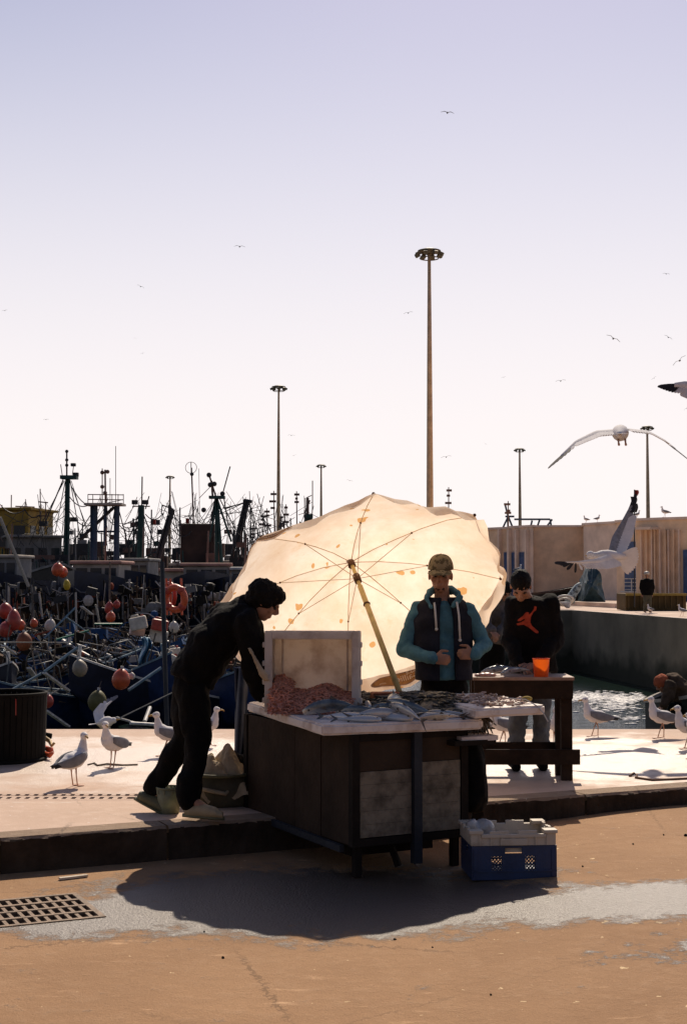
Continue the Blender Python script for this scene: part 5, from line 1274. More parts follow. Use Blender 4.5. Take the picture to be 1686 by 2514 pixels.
a2 = V((.194,-.66,-.725)).normalized(); e1 = V((.967,0,.259)).normalized(); e2 = a2.cross(e1).normalized()
if e2.z < 0: e2 = -e2
Cc = V((.12,10.42,1.575)); RR = 1.07; DEP = .34; Hb = Cc-a2*DEP; NR = 8; ph0 = R(76)
base_p = P(985,1712,9.6)
um = thing('parasol', 'tilted cream parasol glowing in the sun behind the stall, stained and scalloped, yellow pole', 'parasol', base_p)
def dome(t_, ph):
    k = ((ph-ph0)/(2*PI/NR)) % 1.0; bow = math.sin(PI*k)
    r = RR*t_*(1-.075*bow*t_); dz = DEP*(t_**1.7)-.035*bow*math.sin(PI*t_)+.035*bow*t_**3
    wob = noise.noise(V((math.cos(ph)*2, math.sin(ph)*2, t_*2)))*.035*t_+noise.noise(V((math.cos(ph)*9, math.sin(ph)*9, t_*3)))*.014*t_+noise.noise(V((k*7, int((ph-ph0)/(2*PI/NR))*3.1, t_*1.5)))*.016*bow*t_
    return Hb+a2*(dz+wob)+(e1*math.cos(ph)+e2*math.sin(ph)*.95)*r
MB().grid(lambda u, w_: dome(max(.01, w_), 2*PI*u), 96, 16, closed_u=True).build('canopy', M_can, um, world=True, smooth=True)
def val(u, w_):
    ph = 2*PI*u; p = dome(1, ph); p0 = dome(.96, ph); out = (p-p0).normalized(); rd = (e1*math.cos(ph)+e2*math.sin(ph))
    k = ((ph-ph0)/(2*PI/NR)) % 1.0
    top = max(0, math.sin(ph)); right = max(0, math.cos(ph))
    dr = (a2*.9-rd*.12+(rd*.75-a2*.35+V((0,0,-.25)))*top+V((.25,0,.05))*right*.7).normalized()
    ln = .13*(.66+.5*math.sin(PI*k)**.8); fl = .018*math.sin(ph*23+2)*w_
    return p+dr*ln*w_*(1.25 if math.sin(ph) < -.6 else 1)+rd*(fl+.03*math.sin(PI*w_)*noise.noise(V((ph*3,1,0)))*3)
MB().grid(val, 128, 5, closed_u=True).build('valance', M_can, um, world=True, smooth=True)
for k in range(NR):
    ph = ph0+2*PI*k/NR; pts = [dome(t_, ph)+a2*.012 for t_ in (.02,.2,.4,.6,.8,.99)]
    MB().tube(pts, .0032, 6).build('rib', M_rib, um, world=True, smooth=True)
    run = Hb+(base_p-Hb)*.14; MB().tube([run, dome(.52, ph)+a2*.016], .0028, 6).build('stretcher', M_rib, um, world=True)
    MB().ball(dome(.52, ph)+a2*.014, .008, 8, 6).build('joint', M_rust, um, world=True)
    MB().ball(dome(1, ph)+a2*.005, .012, 8, 6).build('rib_tip', M_rust, um, world=True)
MB().tube([Hb-a2*.06, Hb+a2*.05], [.018,.03], 12).build('hub', M_rust, um, world=True, smooth=True)
run = Hb+(base_p-Hb)*.14; pd = (base_p-Hb).normalized()
MB().tube([run-pd*.035, run+pd*.035], .027, 12).build('runner', M_rust, um, world=True, smooth=True)
MB().tube([Hb, Hb.lerp(base_p,.34)], .014, 12).build('upper_pole', M_pol, um, world=True, smooth=True)
MB().tube([Hb.lerp(base_p,.2), base_p+pd*.02], .0195, 14).build('lower_pole', M_pol, um, world=True, smooth=True)
MB().torus(Hb.lerp(base_p,.34), .02, .007, pd, 16, 6).build('clamp', M_rust, um, world=True, smooth=True)
# logo ovals printed on the valance, seen in reverse from inside
def decal(phc, cen_w, wd, ht, txts, name='logo_print', mirror=True, inward=-.006):
    c0_ = val(phc/(2*PI) % 1, cen_w); cu_ = val((phc+.05)/(2*PI) % 1, cen_w); cw_ = val(phc/(2*PI) % 1, cen_w+.1)
    xx = (cu_-c0_).normalized(); yy = (cw_-c0_); yy = (yy-xx*yy.dot(xx)).normalized(); nn = xx.cross(yy).normalized()
    if nn.y > 0: nn = -nn          # towards the viewer side
    def on(x, y, o): 
        return val(((phc+x/RR)/(2*PI)) % 1, max(0, min(1, cen_w+y/.18)))+nn*o
    parent = um
    q = MB(); q.v = []; nA = 28
    def ov(u, w_): a = 2*PI*u; return on(wd/2*w_*math.cos(a), ht/2*w_*math.sin(a), .004)
    o = q.grid(ov, nA, 4, closed_u=True).build(name, M_vall, parent, world=True, smooth=True)
    q = MB().grid(lambda u, w_: on(wd/2*(.86+.14*w_)*math.cos(2*PI*u), ht/2*(.86+.14*w_)*math.sin(2*PI*u), .0045+.001), nA, 1, closed_u=True); q.build('logo_border', M_valo, o, world=True)
    for txt, size, yo, xo in txts:
        me = text_mesh(txt, size)
        for vv in me.vertices:
            x = vv.co.x*(-1 if mirror else 1)+xo; vv.co = on(x, yo-vv.co.y, .0075)
        link(me, 'lettering', M_let, o, world=True)
decal(-PI/2+.12, .5, .46, .125, [('La', .060, -.030, .10), ('Caillier', .078, .020, .06), ('.com', .030, .030, -.13)])
decal(PI/2+.50, .55, .42, .09, [('La Caillier', .055, .018, 0)], mirror=True)
# dark red foot block of the parasol
ft = thing('red_block', 'dull red block holding the parasol pole among the fish', 'block', (base_p.x-.09, 9.6, .83))
MB().bbox((base_p.x-.10, 9.6, .882), (.20,.15,.104), .012, Matrix.Rotation(R(8),3,'Z')).build('block_body', mat('brick_red', (.24,.075,.045), .85, .4, 12, .6, 60), ft, world=True)
MB().tube([base_p-pd*.03, base_p+pd*.03], .03, 12).build('socket', M_rust, ft, world=True)
# ------------------------------------------------------------------ white box of shrimps lying on its side on the slab
M_sty = mat('white_fish_box', (.80,.74,.68), .6, .25, 5, .5, 50, col2=(.52,.42,.34), lo=.28, hi=.5, trans=.5)
bx = thing('fish_box', 'dirty white plastic fish box standing on its side with shrimps inside', 'crate', (-.195, 9.42, .832), (0,0,R(-4)))
w2, hh, dp = .305, .515, .24
MB().bbox((0,dp/2-.01,hh/2), (2*w2-.02,.02,hh-.02), .006).build('box_floor', M_sty, bx)
for s_ in (-1,1): MB().bbox((s_*(w2-.0175),0,hh/2), (.035,dp,hh), .008).build('side_wall', M_sty, bx)
MB().bbox((0,0,.0175), (2*w2-.07,dp-.004,.035), .008).build('long_wall', M_sty, bx); MB().bbox((0,0,hh-.0175), (2*w2-.07,dp-.004,.035), .008).build('long_wall', M_sty, bx)
for s_ in (-1,1):
    MB().bbox((s_*(w2-.022),-dp/2-.008,hh/2), (.05,.02,hh+.012), .007).build('rim', M_sty, bx)
    for z_ in (.07,.19,.31,.43): MB().bbox((s_*(w2+.008),-dp/2+.02,z_), (.022,.05,.035), .006).build('lug', M_sty, bx)
MB().bbox((0,-dp/2-.009,hh-.022), (2*w2-.094,.02,.052), .007).build('rim', M_sty, bx); MB().bbox((0,-dp/2-.009,.022), (2*w2-.094,.02,.052), .007).build('rim', M_sty, bx)
for s_ in (-1,1): MB().bbox((s_*.215,dp/2-.028,hh/2), (.012,.016,hh-.09), .004).build('rib', M_sty, bx)
M_shr = mat('shrimp_pink', (.66,.27,.17), .45, .45, 25, .2, 60)
def shrimp(q, c, yaw, pit, s=.035):
    m_ = Matrix.Rotation(yaw,3,'Z') @ Matrix.Rotation(pit,3,'X'); pts = []
    for i in range(6):
        a = -1.1+2.2*i/5; pts.append(V(c)+m_ @ V((s*math.sin(a)*.62, 0, s*(math.cos(a)-.7)*.62)))
    q.tube(pts, [s*.07,s*.13,s*.15,s*.13,s*.09,s*.04], 5)
def heap(x, y):
    u = x/.27; inside = max(0, min(1, (y+.02+.12)/.24))
    prof = .125+.055*(1-abs(u+.85)*1.2 if u < -.5 else 0)+.02*math.sin(u*6)-.05*max(0,u-.55)
    if y > -.13: return prof*(.80+.30*inside)
    return prof*.80*max(0, 1-((-.13-y)/.19)**1.15*(1+.25*u*u))
q = MB(); MW = wmat(bx)
q.grid(lambda u, w_: ((u-.5)*.54, -.33+w_*.43, max(.0, heap((u-.5)*.54, -.33+w_*.43)-.006)+.002), 24, 20)
rs = random.Random(4)
for i in range(1500):
    x = rs.uniform(-.268,.268); y = rs.uniform(-.34,.09); h = heap(x,y)
    if h < .01 and rs.random() < .8: continue
    shrimp(q, (x,y,max(h,.0)+rs.uniform(-.004,.012)), rs.uniform(0,6.3), rs.uniform(-1.2,1.2), rs.uniform(.028,.042))
q.xform(MW); q.build('shrimp_heap', M_shr, kind='stuff', smooth=True)
# ------------------------------------------------------------------ fish
M_fish = mat('fish_back_blue_grey', (.16,.19,.20), .32, .6, 14, .3, 120, col2=(.05,.06,.07)); M_belly = mat('fish_silver', (.42,.42,.40), .3, .35, 10, .2, 120)
def fish_coat(m_, belly):
    n = m_.node_tree; N = n.nodes; L = n.links; b = N['Principled BSDF']; src = b.inputs['Base Color'].links[0].from_socket
    tc = N.new('ShaderNodeTexCoord'); sx = N.new('ShaderNodeSeparateXYZ'); L.new(tc.outputs['Object'], sx.inputs[0]); mr = N.new('ShaderNodeMapRange'); L.new(sx.outputs[2], mr.inputs[0]); mr.inputs[1].default_value = .035; mr.inputs[2].default_value = .075
    mx = N.new('ShaderNodeMix'); mx.data_type = 'RGBA'; L.new(mr.outputs[0], mx.inputs[0]); mx.inputs[6].default_value = (*belly,1); L.new(src, mx.inputs[7]); L.new(mx.outputs[2], b.inputs['Base Color']); b.inputs['Metallic'].default_value = .35; b.inputs['Roughness'].default_value = .24; b.inputs['Specular IOR Level'].default_value = .7
fish_coat(M_fish, (.50,.50,.48)); fish_coat(M_belly, (.62,.60,.57))
M_fin = mat('fish_fin', (.12,.11,.10), .6, .4, 20)
def fish_thing(lab, mtl, Lf=.30, bend=.5, group=None):
    t = thing('fish', lab, 'fish', group=group); q = MB(); secs = []
    def cen(u): return V(((u-.5)*Lf*(1-.12*bend*bend), 0, .035+bend*Lf*.30*(.25-(u-.5)**2)*1.6))
    for i in range(12):
        u = i/11; c = cen(u); tg = (cen(min(1,u+.02))-cen(max(0,u-.02))).normalized(); up = V((-tg.z,0,tg.x))
        hgt = Lf*(.012+.112*math.sin(PI*min(1,u*1.02+.05))**.75*(1-.55*u)); secs.append((c, Y, up, hgt*.62, hgt))
    q.sweep(secs, 12); q.build('fish_body', mtl, t, smooth=True)
    c = cen(1); q = MB(); tg = (cen(1)-cen(.95)).normalized(); up = V((-tg.z,0,tg.x))
    pts = [c-tg*.01, c+tg*Lf*.20+up*Lf*.15, c+tg*Lf*.07, c+tg*Lf*.20-up*Lf*.15]
    q.v = pts; q.f = [(0,1,2),(0,2,3)]; q.build('tail_fin', M_fin, t, solid=.003)
    c = cen(.42); q = MB(); q.v = [c+Z*Lf*.07, c+V((Lf*.16,0,Lf*.06)), c+V((Lf*.02,0,Lf*.15))]; q.f = [(0,1,2)]; q.build('dorsal_fin', M_fin, t, solid=.003)
    c = cen(.25); q = MB(); q.v = [c+V((0,-Lf*.045,0)), c+V((Lf*.12,-Lf*.07,-Lf*.03)), c+V((Lf*.10,-Lf*.07,Lf*.03))]; q.f = [(0,1,2)]; q.build('pectoral_fin', M_fin, t, solid=.003)
    for s_ in (-1,1): MB().ball(cen(.09)+V((0,s_*Lf*.040,Lf*.012)), Lf*.016, 8, 6).build('eye', M_eye, t, smooth=True)
    return t
SZ = .832
FL = [((820,1770),0,.32,.95,M_fish,'dark arched fish nearest the slab corner','flat'),((868,1768),35,.24,.3,M_fish,'fish lying under the arched fish, tail over the edge','flat'),
 ((905,1760),95,.22,.2,M_belly,'pale bellied fish lying head away from the edge','up'),((938,1768),20,.22,.3,M_fish,'small dark fish between two pale ones','flat'),
 ((975,1762),70,.30,1.0,M_belly,'silvery arched fish resting on a dark one','up'),((1012,1770),-38,.30,.25,M_fish,'fish whose forked tail hangs below the slab','tail'),
 ((1032,1748),120,.22,.7,M_belly,'shiny fish with raised round head beside the heap','up'),((950,1778),150,.24,.2,M_fish,'slim dark fish along the slab edge','flat'),
 ((880,1782),170,.2,.1,M_fish,'slim fish with its tail over the front edge','flat'), ((842,1778),150,.24,.4,M_belly,'silver fish under the arched one, tail pointing to the slab corner','flat'),((888,1772),-25,.26,.5,M_fish,'blue backed fish crossing beneath the pale bellied fish','flat'),
 ((925,1778),-160,.24,.5,M_belly,'silver fish lying across the front edge between darker ones','flat'),((960,1772),-30,.27,.8,M_fish,'curved blue backed fish under the silvery arched one','flat'),((995,1778),-55,.24,.5,M_belly,'silver fish with its tail over the edge by the forked tail','tail'),
 ((1040,1776),160,.22,.3,M_fish,'small blue backed fish below the shiny round headed one','flat'),((1075,1776),25,.22,.4,M_belly,'silver fish near the dark heap corner','flat'),((1060,1770),-20,.26,.2,M_fish,'long grey fish in front of the dark heap','flat'),
 ((1095,1768),-15,.24,.2,M_belly,'pale slim fish close to the end of the slab','flat')]
for (px,py), yaw, Lf, bend, m_, lb, md_ in FL:
    t = fish_thing(lb, m_, Lf*1.34, bend, 'fish laid out along the slab edge'); g = G(px, py-8, SZ)
    t.location = (g.x, g.y, SZ-.005+(.02 if md_ == 'up' else 0)+(.02 if md_ == 'tail' else 0)); t.rotation_euler = (R(50 if md_ == 'flat' and bend < .5 else (-10 if md_ == 'up' else 10)), R(12 if md_ == 'tail' else 0), R(yaw))
# dark heap of small fish and squid
def heap2(x, y):   # world
    d1 = ((x-.50)/.36)**2+((y-9.45)/.42)**2; d2 = ((x-.68)/.24)**2+((y-9.12)/.22)**2; d3 = ((x-.02)/.22)**2+((y-9.75)/.25)**2
    return .10*max(0,1-d1)**.6+.055*max(0,1-d2)**.6+.09*max(0,1-d3)**.6
q = MB(); q.grid(lambda u, w_: (-.25+1.2*u, 8.85+1.15*w_, .815+max(0, heap2(-.25+1.2*u, 8.85+1.15*w_)-.004)), 40, 36)
q.f = [f_ for f_ in q.f if all(q.v[i].z > .8152 for i in f_)]
for i in range(520):
    x = rs.uniform(-.2,.92); y = rs.uniform(8.92,9.95); h = heap2(x,y)
    if h < .004: continue
    a = rs.gauss(.5,.5) if x < .5 else rs.gauss(-.9,.5); L_ = rs.uniform(.05,.13); d_ = V((math.cos(a),math.sin(a),rs.uniform(-.12,.12)))
    c = V((x,y,SZ+h+rs.uniform(-.004,.012))); q.tube([c-d_*L_/2, c, c+d_*L_*.42, c+d_*L_/2], [.004,.011,.006,.010], 5)
for i in range(46):   # limp tails over the end of the slab
    p = P(rs.uniform(1105,1185), rs.uniform(1752,1768), 8.98); d_ = V((rs.uniform(-.02,.07),-.03,-rs.uniform(.02,.12)))
    q.tube([p, p+d_*.5+V((.012,-.015,.005)), p+d_+V((.02,-.02,0))], [.011,.010,.003], 5)
q.build('fish_heap', mat('dark_small_fish', (.10,.085,.065), .35, .6, 18, .4, 90), kind='stuff', smooth=True)
q = MB()
for i in range(170):
    x = rs.uniform(.80,1.12); y = 8.85+rs.uniform(0,.85)
    if x > 1.27-(y-8.98)*.42 or x < .62+(y-8.7)*.05: continue
    a = rs.uniform(0,6.3); L_ = rs.uniform(.02,.08); d_ = V((math.cos(a),math.sin(a),rs.uniform(-.1,.2))); c = V((x,y,.906+rs.uniform(0,.012))); q.tube([c, c+d_*L_*.5, c+d_*L_], [.003,rs.uniform(.005,.012),.003], 5)
q.build('fish_scraps', mat('fish_scrap_pink', (.55,.36,.28), .4, .6, 25, col2=(.20,.13,.10)), kind='stuff', smooth=True)
solo(MB().tube([P(1240,1718,9.0)+Z*.01,P(1290,1722,8.98)+Z*.012,P(1320,1735,8.97),P(1334,1752,8.95),P(1345,1772,8.94)], .004, 5), 'twine', M_cord, 'thin twine trailing off the end of the white side slab', 'twine')
solo(MB().tube([P(1212,1738,8.85)+Z*.0,P(1206,1752,8.83),P(1212,1772,8.83),P(1204,1785,8.84)], .005, 5), 'twine', M_cord, 'short knotted twine hanging from the side slab front', 'twine')
q = MB(); q.ball(P(1293,1716,9.12), (.035,.03,.018)); solo(q, 'sponge', mat('ochre_sponge', (.35,.24,.06), .9, .5, 30), 'small ochre lump lying near the tip of the side slab', 'sponge', smooth=True)
# ------------------------------------------------------------------ cutting table
M_tab = mat('dark_table_wood', (.035,.022,.015), .8, .45, 5, .5, 30); M_tabt = mat('worn_table_top', (.36,.24,.18), .6, .4, 7, .4, 30)
tb = thing('cutting_table', 'heavy dark wooden cutting table with deep apron and low rail on the quay', 'table', P(1285,1912,11.2))
xl, xr, yf, yb, zt2 = P(1160,1665,11.15).x, P(1408,1662,11.15).x, 11.12, 11.56, .93
for k in range(4): MB().box(((xl+xr)/2, yf+(yb-yf)*(k+.5)/4, zt2-.012), (xr-xl, (yb-yf)/4-.004, .024)).build('top_plank', M_tabt, tb, world=True)
MB().box(((xl+xr)/2, yf+.02, zt2-.024-.072), (xr-xl-.02,.03,.142)).build('apron', M_tab, tb, world=True); MB().box(((xl+xr)/2, yb-.02, zt2-.096), (xr-xl-.02,.03,.142)).build('apron', M_tab, tb, world=True)
for x in (xl+.06, xr-.055):
    for y in (yf+.075, yb-.075): MB().box((x,y,(zt2-.024+.13)/2), (.085,.075,zt2-.024-.13)).build('leg', M_tab, tb, world=True)
MB().box(((xl+xr)/2+.03, yf+.017, .315), (xr-xl+.02,.034,.115)).build('low_rail', M_tab, tb, world=True)
MB().box(((xl+xr)/2+.03, yb-.017, .335), (xr-xl+.0,.034,.10)).build('low_rail', M_tab, tb, world=True)
cpx = P(1328,1640,11.2); t = thing('orange_cup', 'bright orange plastic beaker standing on the cutting table', 'cup', (cpx.x,11.2,zt2))
q = MB(); q.tube([(0,0,0),(0,0,.004),(0,0,.14)], [.055,.056,.066], 24); q.f.pop(); M_or = mat('bright_orange_plastic', (.85,.14,.01), .4, .08, 4, .02, trans=.45); q.build('cup_body', M_or, t, smooth=True)
MB().torus((0,0,.14), .066, .003, (0,0,1), 24, 6).build('cup_rim', M_or, t, smooth=True)
for px, yaw, Lf, lb in ((1228,10,.30,'long grey fish lying on the cutting table under the bowed man'),(1255,40,.26,'fish crossed over another on the cutting table'),(1272,-30,.22,'small fish at the hands of the bowed man')):
    t = fish_thing(lb, M_fish, Lf, .5, 'fish on the cutting table'); c = P(px,1650,11.3); t.location = (c.x, 11.28+random.uniform(-.05,.08), zt2+.0); t.rotation_euler = (0,R(-6),R(yaw))
q = MB(); 
for px, py, r in ((1185,1661,.03),(1195,1658,.035),(1208,1661,.025),(1172,1663,.02)): q.ball(V((P(px,py,11.2).x,11.2,zt2+.012)), (r*1.3,r,r*.6))
solo(q, 'fish_guts', mat('fish_guts', (.55,.30,.24), .4, .4, 20), 'small pinkish heap of cleaned fish at the near corner of the cutting table', 'fish scraps', smooth=True)
# ------------------------------------------------------------------ crates on the road
M_bcr = mat('blue_crate_plastic', (.016,.036,.10), .45, .4, 4, .15, 50); M_wcr = mat('white_crate_plastic', (.55,.47,.37), .55, .3, 6, .3, 50, col2=(.33,.25,.17), lo=.3, hi=.5)
cw, cdp = .50, .38
pc = P(1352,2140,8.25); rotk = R(5)
cz = rz(1.0)+.0
bc = thing('blue_crate', 'blue plastic crate with perforated windows standing on the road beside the cart', 'crate', (pc.x*8.6/8.25-.255, 8.60, cz), (0,0,rotk))
hb = .195
def pwall(mb, x0, x1, y, z0, z1, axis, holes, th=.012):
    """perforated wall: solid strips round diamond-hole windows; holes: list of (x0,x1,z0,z1)"""
    xs = sorted({x0, x1, *[h for w_ in holes for h in w_[:2]]}); zs = sorted({z0, z1, *[h for w_ in holes for h in w_[2:]]})
    for i in range(len(xs)-1):
        for k in range(len(zs)-1):
            cx, cz_ = (xs[i]+xs[i+1])/2, (zs[k]+zs[k+1])/2
            if any(w_[0] < cx < w_[1] and w_[2] < cz_ < w_[3] for w_ in holes): continue
            d_ = (xs[i+1]-xs[i], th, zs[k+1]-zs[k]); c = (cx, y, cz_)
            if axis == 'y': d_ = (th, xs[i+1]-xs[i], zs[k+1]-zs[k]); c = (y, cx, cz_)
            mb.box(c, d_)
win = [(-.135,-.075,.045,.135),(.065,.125,.045,.135)]; hand = [(-.055,.045,.150,.182)]
for s_, nm in ((-1,'front_wall'),(1,'back_wall')):
    q = MB(); pwall(q, -cw/2, cw/2, s_*(cdp/2-.006), .012, hb, 'x', (win if s_ < 0 else [(-.20,.20,.02,.140)])+hand)
    for w_ in (win if s_ < 0 else []):   # diagonal lattice inside the windows
        for k in range(-6,12):
            for sg in (-1,1):
                pts = []
                for tt in range(21):
                    z_ = w_[2]+(w_[3]-w_[2])*tt/20; x_ = w_[0]+k*.020+sg*(z_-w_[2])
                    if w_[0] <= x_ <= w_[1]: pts.append(V((x_, s_*(cdp/2-.006), z_)))
                if len(pts) > 1: q.beam(pts[0], pts[-1], .0060, .008, up=(0,1,0))
    q.build(nm, M_bcr, bc)
for s_ in (-1,1): q = MB(); pwall(q, -cdp/2+.012, cdp/2-.012, s_*(cw/2-.006), .012, hb, 'y', [(-.05,.05,.145,.175)]); q.build('end_wall', M_bcr, bc)
MB().box((0,0,.006), (cw,cdp,.012)).build('crate_floor', M_bcr, bc)
for s_ in (-1,1):
    MB().box((0,s_*(cdp/2+.003),.05), (cw,.006,.008)).build('moulding', M_bcr, bc); MB().box((s_*(cw/2-.02),-(cdp/2)-.002,.095), (.02,.008,.16)).build('corner_rib', M_bcr, bc)
wc = thing('white_crate', 'dirty white plastic crate with notched rim stacked on the blue crate', 'crate', (bc.location.x-.005, 8.60, cz+hb-.042), (0,0,rotk))
hw = .110; 
MB().box((0,0,.006), (cw-.05,cdp-.05,.012)).build('crate_floor', M_wcr, wc)
q = MB()
for s_ in (-1,1): q.box((0,s_*(cdp/2-.024),.024), (cw-.05,.012,.045)); q.box((s_*(cw/2-.024),0,.024), (.012,cdp-.06,.045))
q.build('nesting_skirt', M_wcr, wc)
def cren(q, a, b_, n_, z0, z1, th, amp, seed):
    a, b_ = V(a), V(b_); r2 = random.Random(seed)
    for k in range(n_):
        p, q2 = a.lerp(b_, k/n_), a.lerp(b_, (k+1)/n_); h = z1-(amp if k % 3 == 1 else r2.uniform(0,amp*.3))
        q.beam(p+Z*(z0+h)/2, q2+Z*(z0+h)/2, th, h-z0)
for nm, a, b_, n_ in (('front_wall',(-cw/2,-cdp/2+.008,0),(cw/2,-cdp/2+.008,0),9),('back_wall',(-cw/2,cdp/2-.008,0),(cw/2,cdp/2-.008,0),9),('end_wall',(-cw/2+.008,-cdp/2+.017,0),(-cw/2+.008,cdp/2-.017,0),7),('end_wall',(cw/2-.008,-cdp/2+.017,0),(cw/2-.008,cdp/2-.017,0),7)):
    q = MB(); cren(q, a, b_, n_, .044, hw+.02, .016, .022, len(nm)+n_); q.build(nm, M_wcr, wc)
q = MB()
for sx in (-1,1):
    for sy in (-1,1): MB().bbox((sx*(cw/2-.03), sy*(cdp/2-.03), hw+.012), (.08,.08,.02), .004).build('corner_plate', M_wcr, wc)
for s_ in (-1,1): MB().bbox((0,s_*(cdp/2+.004),.10), (cw-.12,.012,.02), .003).build('ledge', M_wcr, wc); MB().bbox((0,s_*(cdp/2+.006),.065), (.16,.014,.04), .004).build('grip', M_wcr, wc)
for k in range(7): MB().box((-.2+k*.066,-(cdp/2)-.003,.075), (.006,.01,.06)).build('rib', M_wcr, wc)
q = MB()
for i in range(12): q.ball((rs.uniform(-.2,-.08), rs.uniform(.02,.14), .02+rs.uniform(0,.10)), rs.uniform(.02,.05), 8, 6)
me = remesh(q, .012, 1); crumple(me, .02, 18, ridge=True); o = link(me, 'ice_bag', mat('clear_plastic_bag', (.55,.50,.46), .25, .3, 12, .3)); o.location = wc.location; o.rotation_euler = wc.rotation_euler
tag(o, 'crumpled translucent plastic bag inside the white crate', 'bag')
# ------------------------------------------------------------------ bundle and crates behind the bending man
t = thing('canvas_bundle', 'heap of tan canvas folded into peaks behind the bending man', 'canvas', P(545,1995,10.0))
M_cvs = mat('tan_canvas', (.42,.33,.22), .9, .3, 10)
q = MB()
def cv_(u, w_):
    x = -.24+.44*u; p = P(545,1960,10.0)+V((x, (w_-.5)*.34, 0)); r2 = 1-abs(u*2-1)**2.5
    h = (.10+.15*r2)*(1-abs(w_*2-1)**2)**.6
    nn_ = noise.fractal(V((x*7+3, w_*2.6, 0)), 1, 2, 3); h += .06*abs(nn_)+.09*max(0, 1-abs(u-.66)*5)*(1-abs(w_*2-1))+.065*abs(math.sin(u*8.5+w_*5))-.03
    return (p.x+.03*nn_, p.y, .18+h)
q.grid(cv_, 36, 22).build('canvas', M_cvs, t, world=True, smooth=False, solid=.004)
q = MB(); q.tube([P(480,1935,9.8),P(520,1943,9.78),P(553,1950,9.8),P(566,1938,9.85),P(560,1915,9.95)], [.012,.014,.014,.012,.01], 8); q.build('canvas_roll', M_cvs, t, world=True, smooth=True)
q = MB(); q.tube([P(562,1900,9.9),P(566,1880,9.92),P(578,1882,9.95),P(582,1905,9.95),P(604,1930,9.95)], .014, 8); q.build('strap', M_cvs, t, world=True, smooth=True)
q = MB(); q.ball(P(568,1885,10.2), (.14,.1,.11)); q.ball(P(590,1900,10.2), (.12,.1,.12)); me = remesh(q,.015,1); crumple(me,.05,7,ridge=True)
o = link(me, 'dark_sack', M_black); tag(o, 'dark sack standing behind the canvas heap', 'sack')
ot = thing('olive_tub', 'dull olive tub standing under the canvas heap by the cart', 'tub', (P(545,2005,9.95).x, 9.98, .13))
q = MB(); q.sweep([((0,0,0),X,Y,.19,.15),((0,0,.02),X,Y,.20,.16),((0,0,.22),X,Y,.225,.18)],24); q.build('tub_body', mat('olive_tub', (.085,.07,.04), .7, .4, 6), ot, smooth=True)
q = MB(); q.torus((0,0,.22), .215, .012, Z, 28, 6); q.build('tub_rim', M_olive, ot, smooth=True)
gc = thing('pale_bucket', 'small pale green basket with notched rim between the feet of the bending man', 'basket', (P(415,2000,9.62).x, 9.62, .13))
M_gb = mat('pale_green_plastic', (.33,.34,.22), .55, .3, 8, trans=.3)
q = MB(); q.sweep([((0,0,0),X,Y,.065,.06),((0,0,.17),X,Y,.085,.08)],20); q.f.pop(); q.build('basket_body', M_gb, gc, smooth=True, solid=.006)
MB().torus((0,0,.17), .084, .006, Z, 24, 6).build('basket_rim', M_gb, gc, smooth=True)
for k in range(10): a = k*PI/5; MB().box((.083*math.cos(a),.080*math.sin(a),.145), (.012,.012,.025), Matrix.Rotation(a,3,'Z')).build('notch', M_gb, gc)
# ------------------------------------------------------------------ black basket at the picture edge
bk = thing('black_basket', 'tall black slatted plastic basket standing on the quay', 'basket', (P(8,1800,12.4).x, 12.45, .13))
M_bk = mat('black_plastic', (.009,.0075,.006), .8, .4, 6, .1); Hk, Rk = .575, .355
for k in range(44):
    a = 2*PI*k/44; rr = Rk; c0_ = V((math.cos(a), math.sin(a), 0))
    MB().beam(c0_*(rr-.04), c0_*(rr-.012)+Z*.06, .022, .01).build('stave_foot', M_bk, bk) if False else None
    MB().beam(c0_*(rr-.015)+Z*.02, c0_*rr+Z*Hk, .044, .009, up=c0_).build('stave', M_bk, bk)
q = MB()
for k in range(30): q.torus((0,0,.03+k*.0182), Rk-.012, .0035, Z, 40, 5)
q.build('ring_wires', M_bk, bk); bk.children
for z_, r_2 in ((0.012,.015),(Hk,.014),(Hk-.035,.008)): MB().torus((0,0,z_), Rk-.004, r_2, Z, 44, 8).build('hoop', M_bk, bk, smooth=True)
q = MB()
for u in range(1): q.grid(lambda a, w_: ((Rk-.03)*math.cos(-PI*.16+a*PI*1.86), (Rk-.03)*math.sin(-PI*.16+a*PI*1.86), .02+w_*(Hk-.06)), 36, 6)
q.build('dark_liner', M_black, bk)
MB().tube([(0,0,.02),(0,0,.03)], Rk-.02, 30).build('basket_floor', M_bk, bk)
MB().tube([(.16,-.30,Hk),(.17,-.33,Hk-.05),(.175,-.345,Hk-.16)], .004, 5).build('twine', M_red, bk)
q = MB(); q.tube([P(112,1836,12.6),P(124,1842,12.5),P(130,1850,12.5)], [.02,.03,.012], 8); q.tube([P(112,1850,12.5),P(122,1855,12.4),P(131,1848,12.4)], [.02,.022,.01], 8); solo(q, 'rubber_glove', M_orange, 'crumpled orange rubber glove on the ground by the black basket', 'glove', smooth=True)
q = MB(); q.tube([P(110,1812,12.8),P(122,1820,12.8),P(127,1832,12.7),P(134,1824,12.7)], [.02,.02,.012,.012], 8); solo(q, 'yellow_glove', mat('yellow_ochre_rubber', (.45,.30,.12), .6), 'curled yellowish rubber scrap above the orange glove', 'scrap', smooth=True)
q = MB(); q.tube([P(110,1806,12.9),P(127,1808,12.9)], [.03,.025], 8); solo(q, 'black_strap', M_black, 'short black strap end sticking out behind the basket', 'strap', smooth=True)
